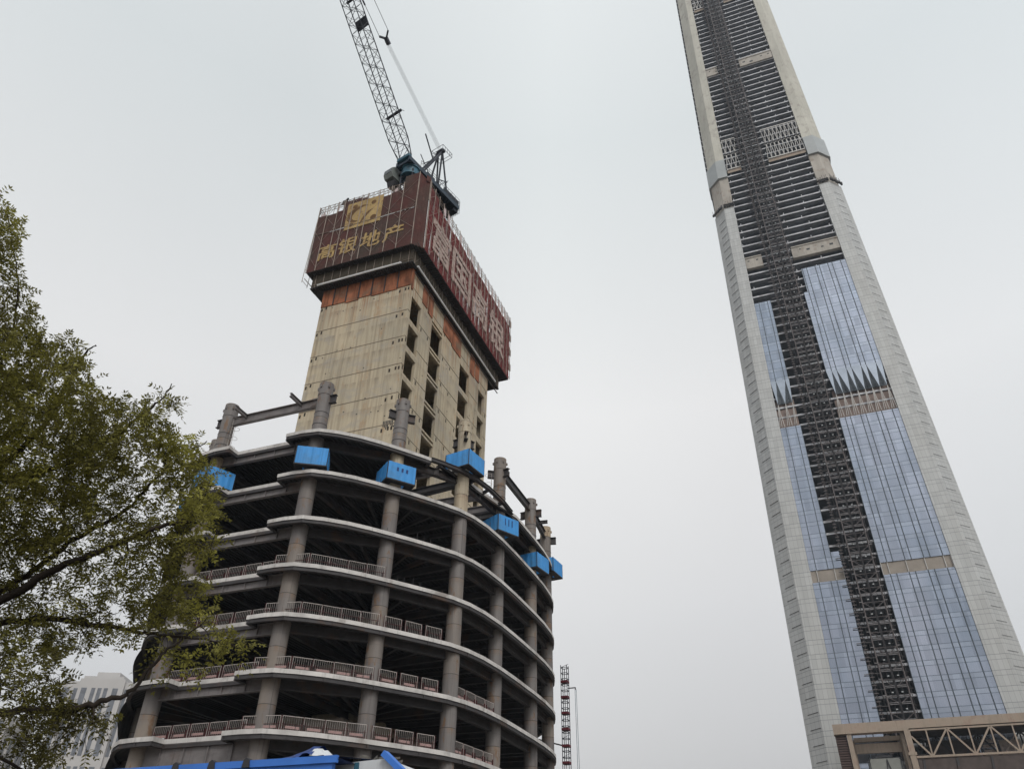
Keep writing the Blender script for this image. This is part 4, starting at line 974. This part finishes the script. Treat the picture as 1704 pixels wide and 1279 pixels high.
# lattice trusses on the open floors
for z0, z1, sides in ((306, 328.3, ((-20.9, -13.3), (1.4, 21.0))), (455, 476, ((-20.5, -13), (1.4, 20.6)))):
    for a0, a1 in sides:
        m = MB(); zm = (z0+z1)/2; n = max(3, round((a1-a0)/2.3)); P = lambda a, z: Vector((X(a, z), yF(z)-.35, z))
        for z in (z0, z1): m.beam(P(a0, z), P(a1, z), .5, .6)
        for row, (za, zb) in enumerate(((z0, zm-.6), (zm+.6, z1))):
            for k in range(n):
                a = a0+(a1-a0)*k/n; b = a0+(a1-a0)*(k+1)/n; c_ = (a+b)/2
                m.tube([P(a, za if row == 0 else zb), P(c_, zb if row == 0 else za)], .17, 6); m.tube([P(b, za if row == 0 else zb), P(c_, zb if row == 0 else za)], .17, 6)
                if k % 2 == 0: m.tube([P(c_, zb if row == 0 else za)+Vector((0, 1.6, 0)), P(a, za if row == 0 else zb)+Vector((0, 2.2, 0))], .2, 6)
        for k in range(n):                                   # shallow arcs between the rows
            a = a0+(a1-a0)*k/n; b = a0+(a1-a0)*(k+1)/n; m.tube([P(a, zm), P((a+b)/2, zm-1.0), P(b, zm)], .14, 6)
        m.build('outrigger_truss', 'truss_white', tow)
        m = MB(); m.quad(P(a0, z0-2.4)+Vector((0, .2, 0)), P(a1, z0-2.4)+Vector((0, .2, 0)), P(a1, z0-.3)+Vector((0, .2, 0)), P(a0, z0-.3)+Vector((0, .2, 0))); m.build('truss_soffit', 'podium', tow)
# ------------------------------------------------------------------ construction hoist climbing the tower face
hoi = thing('construction_hoist', (TX-4.7, 254, 0), 'dark lattice hoist tower running up the dark gap between the glass walls', 'hoist')
BAY = 4.6; HW = 3.15
m = MB(); ys0, ys1 = -3.4, -.6
for x in (-HW, HW): m.beam((x, ys0, 0), (x, ys0, BAY), .36, .3, mi=0); m.beam((x, ys1, 0), (x, ys1, BAY), .3, mi=2)
m.beam((0, ys0, 0), (0, ys0, BAY), .5, .3, mi=2); m.beam((0, ys1, 0), (0, ys1, BAY), .6, mi=2)
for z in (.1, .55): m.beam((-HW*.92, ys0-.05, z), (-.35, ys0-.05, z), .22, .16, mi=1); m.beam((.35, ys0-.05, z), (HW*.92, ys0-.05, z), .22, .16, mi=1)
m.beam((-HW, ys0, 2.3), (HW, ys0, 2.3), .16, mi=0)
for s_ in (-1, 1):
    m.beam((s_*.3, ys0, .3), (s_*HW*.9, ys0, 2.2), .15, mi=0)
    m.box(s_*1.3-.25, s_*1.3+.25, ys0-.12, ys0-.06, 3.15, 3.5, 3)
    m.beam((s_*HW, ys0, .3), (s_*HW, ys1, 2.3), .14, mi=0); m.beam((s_*HW, ys0, 0), (s_*HW, ys1, 0), .2, mi=0)
    m.beam((s_*HW, ys0-.1, 2.6), (s_*HW*1.3, ys0-.1, 2.6), .3, .2, mi=1); m.beam((s_*HW*1.25, ys1, 0), (s_*HW*1.25, ys1, BAY), .2, mi=2)
for s_ in (-1, 1): m.beam((s_*1.6, ys0+.3, 0), (s_*1.6, ys0+.3, BAY), .14, mi=2)
for z in (1.1, 1.7, 2.8, 3.4, 4.1): m.beam((-HW, ys1, z), (HW, ys1, z), .12, mi=2)
m.beam((HW, -.8, .2), (HW+1.5, -.3, .2), .3, .12, mi=0)        # landing gangway to the right
m.beam((-HW-4.4, -.5, .35), (-HW, -.8, .35), .5, .12, mi=1)
m.beam((-HW-2.3, -1.2, 0), (-HW-2.3, -1.2, BAY), .32, mi=2)     # narrow rack mast
for z in (.4, 1.55, 2.7, 3.85): m.beam((-HW-2.9, -1.3, z), (-HW-1.7, -1.3, z), .35, .28, mi=0)
first = None
z = 44.0
while z < TOPZ-5:
    o = m.build('hoist_section', ['lattice', 'lattice_pale', 'lattice_dark', 'collar'], hoi, at=(0, 0, 0)) if first is None else first.copy()
    if first is None: first = o
    else: COL.objects.link(o); o.parent = hoi
    o.location = (0, .01675*z+4.0-.3, z); z += BAY

# ------------------------------------------------------------------ podium frame with a truss bridge in front of the tower foot
pod = thing('podium_frame', (20, 248, 0), 'beige steel podium frame with a long roof truss standing in front of the tower foot', 'frame')
PY = 246.8
m = MB(); m.box(1.1, 75, PY, PY+2.6, 49.75, 51.9); m.box(1.1, 20.2, PY-.05, PY+2.7, 49.3, 49.76); pbm = m.build('roof_beam', 'podium', pod)
m = MB(); m.box(18.9, 20.4, PY-.04, PY+1.6, 0, 49.3); m.box(18.6, 20.7, PY-.15, PY+1.7, 43.2, 43.9); m.build('post', 'podium', pod)
m = MB(); m.box(4.3, 5.5, PY+.3, PY+1.8, 0, 49.3); m.build('post', 'podium', pod)
m = MB(); m.box(5.0, 6.0, PY+5, PY+6, 0, 48.5); m.box(17.6, 18.7, PY+5, PY+6.2, 0, 48.5); m.build('post', 'podium', pod)
m = MB(); m.box(6.0, 17.6, PY+4.8, PY+5.8, 45.0, 47.4); m.box(6.0, 18.0, PY+4.6, PY+5.8, 47.9, 49.0); m.build('inner_beam', 'podium', pod)
m = MB(); m.box(18.0, 18.8, PY+1.7, PY+5, 20, 49.2); m.build('side_wall', 'podium', pod)
m = MB()
for k in range(24): m.box(1.3, 4.25, PY+.9, PY+1.3, 34+k*.62, 34+k*.62+.4)
m.box(1.3, 4.25, PY+1.4, PY+1.6, 30, 49.2); m.build('louvre_wall', simple('dark_louvre', (.075, .05, .045), .2, (.3, .3, .3), .8), pod)
tr = MB(); ztop_, zbot = 49.25, 42.6
tr.beam((20.4, PY+.1, ztop_), (75, PY+.1, ztop_), .35, .42); tr.beam((20.4, PY+.1, zbot), (75, PY+.1, zbot), .5, .6); tr.beam((20.4, PY-.2, zbot-.15), (75, PY-.2, zbot-.15), .2, .15)
for k in range(6):
    xb = 24.3+k*10.25; xt = xb+5.12
    tr.beam((xb, PY+.1, zbot), (xt, PY+.1, ztop_), .42); tr.beam((xt, PY+.1, ztop_), (xb+10.25, PY+.1, zbot), .42); tr.beam((xb, PY+.1, zbot), (xb, PY+.1, ztop_), .34); tr.beam((xt, PY+.1, zbot), (xt, PY+.1, ztop_), .34)
tr.beam((20.4, PY+.1, ztop_-1.5), (24.3, PY+.1, zbot), .42); tr.build('truss', 'podium', pod)
tr = MB(); yb2 = PY+9
for k in range(6):
    xb = 22+k*10.25; tr.beam((xb, yb2, zbot), (xb+5.1, yb2, ztop_), .4); tr.beam((xb+5.1, yb2, ztop_), (xb+10.25, yb2, zbot), .4); tr.beam((xb+5.1, yb2, zbot), (xb+5.1, yb2, ztop_), .34)
tr.beam((20.4, yb2, zbot), (75, yb2, zbot), .5); tr.build('truss', 'steel', pod)
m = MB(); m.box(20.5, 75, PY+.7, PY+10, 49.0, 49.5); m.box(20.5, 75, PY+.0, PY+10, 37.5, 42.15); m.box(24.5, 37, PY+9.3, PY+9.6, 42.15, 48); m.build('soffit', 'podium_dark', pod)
m = MB(); random.seed(9)
for k in range(4): x = 33.5+k*1.7; m.box(38, 41.2, PY+9.2, PY+9.4, 43+k*1.25, 43.9+k*1.25)
m.box(42, 47, PY+8.6, PY+9.2, 42.2, 47.2); m.beam((41.5, PY+7, 42.5), (46, PY+8, 48), .35); m.beam((46.5, PY+7, 42.5), (43, PY+8, 48), .3); m.build('bridge_wall', simple('raw_render', (.36, .30, .27), .35, (1, 1, 1), .9, dark=(.2, .16, .14)), pod)
m = MB()
for k in range(7): x = 21.5+k*8; m.beam((x, PY-.06, 38), (x+.4, PY-.06, 42), .5)
m.build('rib', 'steel', pod)
cage = thing('lift_cage', (12.6, PY+3, 30), 'grey sheeted lift cage hanging inside the beige podium frame', 'lift cage')
m = MB(); pr = [(-4.2, 0), (-4.2, 12.0), (-3.5, 13.1), (3.5, 13.1), (4.2, 12.0), (4.2, 0)]
for p, q in zip(pr, pr[1:]): m.quad((12.6+p[0], PY+2.2, 30+p[1]), (12.6+q[0], PY+2.2, 30+q[1]), (12.6+q[0], PY+4.2, 30+q[1]), (12.6+p[0], PY+4.2, 30+p[1]))
m.add([(12.6+x, PY+2.2, 30+z) for x, z in pr], [tuple(range(6))[::-1]]); m.build('sheeting', simple('grey_sheet', (.20, .205, .19), .15, (.3, .3, .3), .7), cage)
m = MB()
for x in (-4.35, -3.9, 3.9, 4.35): m.beam((12.6+x, PY+2.0, 28), (12.6+x, PY+2.0, 42.6), .2)
m.beam((12.6-1.2, PY+2.05, 30), (12.6+.5, PY+2.05, 42.8), .22); m.beam((12.6+3, PY+2.05, 30), (12.6+.5, PY+2.05, 42.8), .22); m.box(10.6, 14.6, PY+2.4, PY+4, 43.1, 43.9); m.box(8.6, 16.6, PY+2.4, PY+4, 42.95, 43.3); m.build('cage_frame', 'steel_dark', cage)

# ------------------------------------------------------------------ blue and white site sheds
sh = thing('site_shed', (-18, 24, 0), 'long site shed with a bright blue eave and blue roof sheets', 'shed')
m = MB(); m.box(-27, -13.75, 21.75, 27, 0, 5.6); m.build('wall', 'white_panel', sh)
m = MB(); m.quad((-27.3, 21.5, 5.95), (-13.6, 21.5, 5.95), (-13.6, 24.5, 6.35), (-27.3, 24.5, 6.35)); m.quad((-27.3, 24.5, 6.35), (-13.6, 24.5, 6.35), (-13.6, 27.4, 5.9), (-27.3, 27.4, 5.9)); m.quad((-27.3, 21.5, 5.9), (-27.3, 27.4, 5.85), (-13.6, 27.4, 5.85), (-13.6, 21.5, 5.9)); m.build('roof', 'blue_dark', sh)
m = MB(); m.box(-27.3, -13.72, 21.42, 21.55, 5.80, 6.0); m.box(-27.3, -13.9, 21.5, 21.7, 5.5, 5.80)
m.build('eave_trim', 'blue_trim', sh)
m = MB()
for x in (-19.6, -18.2, -16.9): m = MB(); m.add([(x-.14, 21.38, 5.80), (x+.14, 21.38, 5.80), (x+.1, 21.38, 6.02), (x, 21.38, 6.08), (x-.1, 21.38, 6.02), (x-.14, 21.6, 5.80), (x+.14, 21.6, 5.80), (x+.1, 21.6, 6.02), (x, 21.6, 6.08), (x-.1, 21.6, 6.02)], [(0, 1, 2, 3, 4), (9, 8, 7, 6, 5), (1, 0, 5, 6), (2, 1, 6, 7), (3, 2, 7, 8), (4, 3, 8, 9), (0, 4, 9, 5)]); m.build('gutter_bracket', 'steel_dark', sh)
sh2 = thing('site_hut', (-14.2, 24, 0), 'white panel site hut with a blue post and a sloping blue edge board', 'hut')
y0 = 22.35; m = MB(); gp = [(-16.6, 0), (-16.6, 5.72), (-16.1, 5.86), (-12.55, 6.0), (-11.4, 5.1), (-11.4, 0)]
m.add([(x, y0, z) for x, z in gp], [tuple(range(6))[::-1]]); m.add([(x, y0+4, z) for x, z in gp], [tuple(range(6))])
for p, q in zip(gp, gp[1:]): m.quad((p[0], y0, p[1]), (q[0], y0, q[1]), (q[0], y0+4, q[1]), (p[0], y0+4, p[1]))
m.build('wall', 'white_panel', sh2)
m = MB(); m.box(-13.62, -13.48, y0-.06, y0-.003, 0, 5.93); m.box(-16.55, -16.35, y0-.06, y0-.003, 0, 5.6); m.build('corner_post', 'teal', sh2)
m = MB(); m.beam((-12.62, y0-.05, 6.13), (-11.2, y0-.05, 5.02), .3, .17); m.build('barge_board', 'blue_trim', sh2)
m = MB(); random.seed(8)
def crumple(m, x0, x1, y0, y1, z0, h, nx, ny, sd, shape):
    random.seed(sd); G = [[Vector((x0+(x1-x0)*i/nx+random.uniform(-.05, .05), y0+(y1-y0)*j/ny, z0+shape(i/nx, j/ny)*h+random.uniform(-.05, .05)*h*2)) for i in range(nx+1)] for j in range(ny+1)]
    for j in range(ny):
        for i in range(nx): m.quad(G[j][i], G[j][i+1], G[j+1][i+1], G[j+1][i])
tp_ = thing('tarpaulin', (-15.5, 22.5, 5.9), 'dark blue tarpaulin with a white lining heaped on the shed roof', 'tarpaulin')
m = MB(); crumple(m, -16.4, -14.85, 21.75, 23.0, 5.95, .62, 10, 7, 3, lambda u, v: u*(1-abs(v-.5)*1.3)); m.build('cover', 'blue_dark', tp_)
m = MB(); crumple(m, -14.88, -14.0, 21.75, 22.8, 5.97, .50, 6, 5, 4, lambda u, v: (1-u)*(1-abs(v-.5)*1.3)); m.build('lining', 'white_panel', tp_)
m = MB(); random.seed(14)
for k in range(46):
    x = random.uniform(-14.1, -12.6); y = random.uniform(22.4, 23.6); z = 5.95+(x+14)*.03; d = random.uniform(.05, .16)
    a, b, c_ = [Vector((random.uniform(-d, d)*1.6, random.uniform(-d, d), random.uniform(-.02, d))) for _ in range(3)]; o = Vector((x, y, z)); t = Vector((0, 0, .06))
    m.add([o+a, o+b, o+c_, o+a+t, o+b+t, o+c_+t], [(0, 1, 2), (3, 5, 4), (0, 3, 4, 1), (1, 4, 5, 2), (2, 5, 3, 0)])
tag(m.build('roof_debris', simple('rubbish', (.09, .085, .075), .6, (4, 4, 4), .9), at=(-13.4, 23, 6)), 'dark litter and scraps strewn along the top of the white hut', 'debris', kind='stuff')

# ------------------------------------------------------------------ distant flats at the lower left
def flats(cx, cy, w, d, h, rz, label, step):
    t = thing('apartment_tower', (cx, cy, 0), label, 'building', 'distant flats beyond the tree', rz)
    b = lambda m, *a: m.box(*a)
    def put(m, n, mat, par=t): return m.build(n, mat, par, at=(0, 0, 0))
    m = MB(); b(m, -w/2, w/2, -d/2, d/2, 0, h); put(m, 'wall', 'bg_wall')
    m = MB(); b(m, -w*.28, w*.30, -d*.55, -d*.5, 0, h+.6); b(m, -w*.5, -w*.36, -d*.54, -d*.5, 0, h-3); b(m, w*.36, w*.5, -d*.54, -d*.5, 0, h-2); put(m, 'bay', 'bg_wall')
    m = MB(); b(m, -w*.30, w*.22, -d*.40, d*.36, h, h+2.0); b(m, -w*.18, w*.12, -d*.3, d*.3, h+2.0, h+3.6); put(m, 'roof_crown', 'bg_wall')
    for fx, fw in ((-.43, .07), (-.32, .06), (-.20, .07), (-.08, .05), (.0, .05), (.08, .05), (.20, .07), (.33, .05), (.43, .07)):
        for k in range(step):
            z0 = 3+k*(h-3.6)/step; m = MB(); y = -d*.55-.02 if abs(fx) < .27 else (-d*.54-.02 if abs(fx) > .37 else -d*.5-.02)
            m.box(w*(fx-fw/2), w*(fx+fw/2), y-.05, y+.3, z0, z0+(h-3.6)/step*(.86 if k % 2 else .93)); put(m, 'window_strip', 'bg_glass')
    m = MB(); b(m, w/2-.3, w/2+.5, -d*.30, -d*.26, 0, h-1); b(m, w/2-.3, w/2+.5, d*.10, d*.13, 0, h-1); b(m, w/2-.3, w/2+.6, -d*.5, d*.5, h-3.4, h-2.6); put(m, 'pilaster', 'bg_wall')
    for s_ in (1,):
        for k in range(3):
            for yy, ww in ((-.38, .7), (-.2, 1.3), (.02, .8), (.2, 1.4), (.38, .7)): m = MB(); b(m, w/2-.2, w/2+.06, d*yy-ww, d*yy+ww, 4+k*(h-8)/3, 4+(k+.9)*(h-8)/3); put(m, 'window_strip', 'bg_glass')
flats(-197.6, 183, 22, 18, 61, R(24), 'tall pale grey apartment tower with dark window strips, nearest the concrete building', 3)
flats(-222, 163, 22, 18, 50, R(30), 'lower pale apartment tower almost hidden behind the tree at far left', 3)
# ------------------------------------------------------------------ street tree at the left
random.seed(33)
tree = thing('street_tree', (-9.5, 3.0, 0.14), 'leafy tree with feathery olive green leaves reaching in from the left', 'tree')
def curve(pts, n=6):
    out_ = []
    for i in range(len(pts)-1):
        p0, p1, p2, p3 = pts[max(i-1, 0)], pts[i], pts[i+1], pts[min(i+2, len(pts)-1)]
        for k in range(n):
            t = k/n; out_.append(.5*((2*p1)+(p2-p0)*t+(2*p0-5*p1+4*p2-p3)*t*t+(3*p1-p0-3*p2+p3)*t*t*t))
    return out_+[pts[-1]]
LIMBS = [  # (pixel x, pixel y, depth) along each limb, root radius
    ([(-330, 1500, 8.6), (-300, 1300, 8.7), (-250, 1140, 8.8), (-170, 1085, 8.9), (-60, 1050, 9.0), (53, 1030, 9.1), (134, 1036, 9.2), (227, 1050, 9.4), (265, 1055, 9.5), (340, 1062, 9.7), (410, 1078, 9.9)], .062),
    ([(-290, 1260, 8.7), (-180, 1080, 9.2), (0, 985, 9.5), (73, 935, 9.6), (134, 890, 9.8), (203, 853, 10.0), (255, 800, 10.1), (300, 760, 10.2), (345, 735, 10.3)], .05),
    ([(-180, 1080, 9.2), (0, 1000, 8.8), (81, 951, 8.8), (162, 918, 8.8), (255, 880, 8.9), (320, 870, 9.0), (360, 885, 9.0)], .06),
    ([(-300, 1300, 8.7), (-140, 1210, 8.3), (40, 1180, 8.2), (122, 1181, 8.2), (170, 1166, 8.2), (215, 1152, 8.3), (262, 1095, 8.4), (300, 1065, 8.5), (335, 1040, 8.5)], .05),
    ([(-270, 1160, 8.8), (-160, 900, 9.4), (-60, 740, 9.8), (0, 616, 10), (30, 500, 10.2), (20, 410, 10.3), (12, 345, 10.4)], .026),
    ([(-160, 900, 9.4), (-30, 800, 9.6), (60, 720, 9.9), (110, 640, 10.1), (140, 590, 10.2), (160, 575, 10.2)], .05),
    ([(-30, 800, 9.6), (90, 780, 10.0), (180, 735, 10.2), (237, 688, 10.3), (268, 665, 10.4), (286, 640, 10.5)], .04),
    ([(-200, 1120, 8.9), (-120, 1230, 8.0), (0, 1260, 7.9), (70, 1300, 7.8)], .04),
    ([(-270, 1160, 8.8), (-330, 900, 9.6), (-300, 620, 10), (-260, 420, 10.4)], .055),
]
br = MB(); NODES = []
tr0 = [Vector((-9.5, 3.0, 0)), Vector((-9.45, 3.05, 1.2)), Vector((-9.3, 3.2, 2.2))]
root = pix(-330, 1500, 8.6)
tk = MB(); tk.tube(curve([Vector((root.x-.35, root.y-.1, .1)), Vector((root.x-.28, root.y-.05, 1.0)), root, pix(-300, 1300, 8.7), pix(-270, 1160, 8.8)], 5), [.24-.007*i for i in range(21)], 14)
tree.location = (root.x-.35, root.y-.1, .14)
tk.build('trunk', 'bark', tree)
for pts, r in LIMBS:
    c = curve([pix(*p) for p in pts], 6); n = len(c)
    c = [p+Vector((random.uniform(-1, 1), random.uniform(-1, 1), random.uniform(-1, 1)))*.018 for p in c]
    br.tube(c, [max(.007, r*(1-i/n)**.8) for i in range(n)], 7); NODES += [(p, max(.006, r*(1-i/n)*.5)) for i, p in enumerate(c)]
def inside(x, y, pl):
    r = False; j = len(pl)-1
    for i in range(len(pl)):
        if (pl[i][1] > y) != (pl[j][1] > y) and x < (pl[j][0]-pl[i][0])*(y-pl[i][1])/(pl[j][1]-pl[i][1])+pl[i][0]: r = not r
        j = i
    return r
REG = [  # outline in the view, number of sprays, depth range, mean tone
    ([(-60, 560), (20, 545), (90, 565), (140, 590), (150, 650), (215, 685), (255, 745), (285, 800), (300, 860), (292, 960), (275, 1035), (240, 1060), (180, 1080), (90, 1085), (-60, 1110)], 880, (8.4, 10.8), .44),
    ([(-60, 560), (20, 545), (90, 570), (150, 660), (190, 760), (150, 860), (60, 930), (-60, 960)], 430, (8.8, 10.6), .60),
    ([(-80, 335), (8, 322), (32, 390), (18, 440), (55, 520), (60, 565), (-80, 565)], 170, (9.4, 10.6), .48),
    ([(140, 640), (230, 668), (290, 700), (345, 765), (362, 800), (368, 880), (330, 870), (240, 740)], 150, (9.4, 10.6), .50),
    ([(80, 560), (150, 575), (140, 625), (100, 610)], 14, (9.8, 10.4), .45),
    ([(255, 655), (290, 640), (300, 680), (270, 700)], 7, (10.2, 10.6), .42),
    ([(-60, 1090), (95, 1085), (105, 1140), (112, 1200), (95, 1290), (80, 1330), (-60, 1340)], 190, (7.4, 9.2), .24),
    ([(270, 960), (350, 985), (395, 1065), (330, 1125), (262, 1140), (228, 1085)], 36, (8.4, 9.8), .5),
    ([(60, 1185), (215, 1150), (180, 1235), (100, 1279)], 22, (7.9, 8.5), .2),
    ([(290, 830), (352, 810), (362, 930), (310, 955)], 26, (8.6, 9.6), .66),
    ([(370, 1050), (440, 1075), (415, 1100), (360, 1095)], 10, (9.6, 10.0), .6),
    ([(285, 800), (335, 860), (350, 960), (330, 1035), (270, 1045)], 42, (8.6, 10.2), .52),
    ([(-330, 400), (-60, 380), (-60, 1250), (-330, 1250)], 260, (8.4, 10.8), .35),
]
TG = []
for pl, n, (d0, d1), tone in REG:
    xs = [p[0] for p in pl]; ys = [p[1] for p in pl]; k = 0
    while k < n:
        x, y = random.uniform(min(xs), max(xs)), random.uniform(min(ys), max(ys))
        if not inside(x, y, pl): continue
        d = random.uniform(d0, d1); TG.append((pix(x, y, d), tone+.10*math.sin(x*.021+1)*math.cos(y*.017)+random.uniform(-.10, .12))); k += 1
# grow twigs to the sprays, nearest first
def cell(p): return (int(p.x*1.6), int(p.y*1.6), int(p.z*1.6))
GR = {}
def addn(p, r): GR.setdefault(cell(p), []).append((p, r))
for p, r in NODES: addn(p, r)
def nearest(p):
    c = cell(p); best = None
    for rad in (1, 2, 4, 7):
        for i in range(-rad, rad+1):
            for j in range(-rad, rad+1):
                for k in range(-rad, rad+1):
                    for q, r in GR.get((c[0]+i, c[1]+j, c[2]+k), ()):
                        d = (q-p).length
                        if best is None or d < best[0]: best = (d, q, r)
        if best: return best
    return (1, p, .01)
TG.sort(key=lambda t: nearest(t[0])[0])
lv = []; lf = []; lt = []
def leaflet(o, d, n, ln, wd, tone):
    b = d.cross(n).normalized()*wd; i = len(lv); up = n*wd*.25
    lv.extend([o, o+d*ln*.45+b+up, o+d*ln, o+d*ln*.45-b+up]); lf.extend([(i, i+1, i+2), (i, i+2, i+3)]); lt.extend([tone]*4)
rv = lambda: Vector((random.gauss(0, 1), random.gauss(0, 1), random.gauss(0, 1)))
for p, tone in TG:
    d, q, r = nearest(p)
    if d > .05:
        mid = q.lerp(p, .5)+rv()*.06*d+Vector((0, 0, .10*d)); r0 = min(r, .012)
        pts = [q, q.lerp(mid, .6)+rv()*.02*d, mid, p]; br.tube(pts, [r0, r0*.8, r0*.6, .003], 4, cap=False)
        for t in pts[1:]: addn(t, r0*.6)
        if d > .25: addn(q.lerp(mid, .5), r0*.7)
        ax = (p-mid).normalized()
    else: ax = rv().normalized()
    for s_ in range(random.choice((3, 4, 4, 5))):
        dr = (ax*.7+rv()*.75+Vector((0, 0, .08))).normalized(); Ln = random.uniform(.14, .27); o = p-ax*random.uniform(0, .18)
        nrm = (Vector((0, 0, 1))+rv()*.45); nrm = (nrm-dr*nrm.dot(dr)).normalized(); side = dr.cross(nrm)
        k = random.choice((4, 5, 5, 6)); tn = tone+random.uniform(-.14, .16)
        for j in range(1, k+1):
            a = o+dr*Ln*j/k-Vector((0, 0, .25*Ln*(j/k)**2))
            for sg in (-1, 1):
                if random.random() < .07: continue
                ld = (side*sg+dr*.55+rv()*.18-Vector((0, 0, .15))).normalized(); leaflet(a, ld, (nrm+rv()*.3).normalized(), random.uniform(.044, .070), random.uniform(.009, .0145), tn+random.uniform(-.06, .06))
        e_ = o+dr*Ln-Vector((0, 0, .25*Ln)); leaflet(e_, dr, nrm, .055, .012, tn)
        br.tube([o, o+dr*Ln*.5-Vector((0, 0, .06*Ln)), e_], [.0022, .0018, .001], 3, cap=False)
br.build('branch', 'bark', tree)
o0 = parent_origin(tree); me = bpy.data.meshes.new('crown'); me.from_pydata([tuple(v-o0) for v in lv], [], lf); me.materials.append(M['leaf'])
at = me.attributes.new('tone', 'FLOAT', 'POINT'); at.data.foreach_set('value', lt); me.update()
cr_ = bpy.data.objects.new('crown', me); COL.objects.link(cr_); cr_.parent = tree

# ------------------------------------------------------------------ haze in the air
m = MB(); m.box(-1600, 1600, -1600, 1600, -2, 545)
hz = bpy.data.materials.new('haze'); hz.use_nodes = True; t = hz.node_tree; t.nodes.clear()
o_ = t.nodes.new('ShaderNodeOutputMaterial'); v_ = t.nodes.new('ShaderNodeVolumePrincipled'); v_.inputs['Density'].default_value = 0.00012; v_.inputs['Color'].default_value = (.76, .88, 1.0, 1)
t.links.new(v_.outputs[0], o_.inputs['Volume']); tag(m.build('haze', hz), kind='stuff')
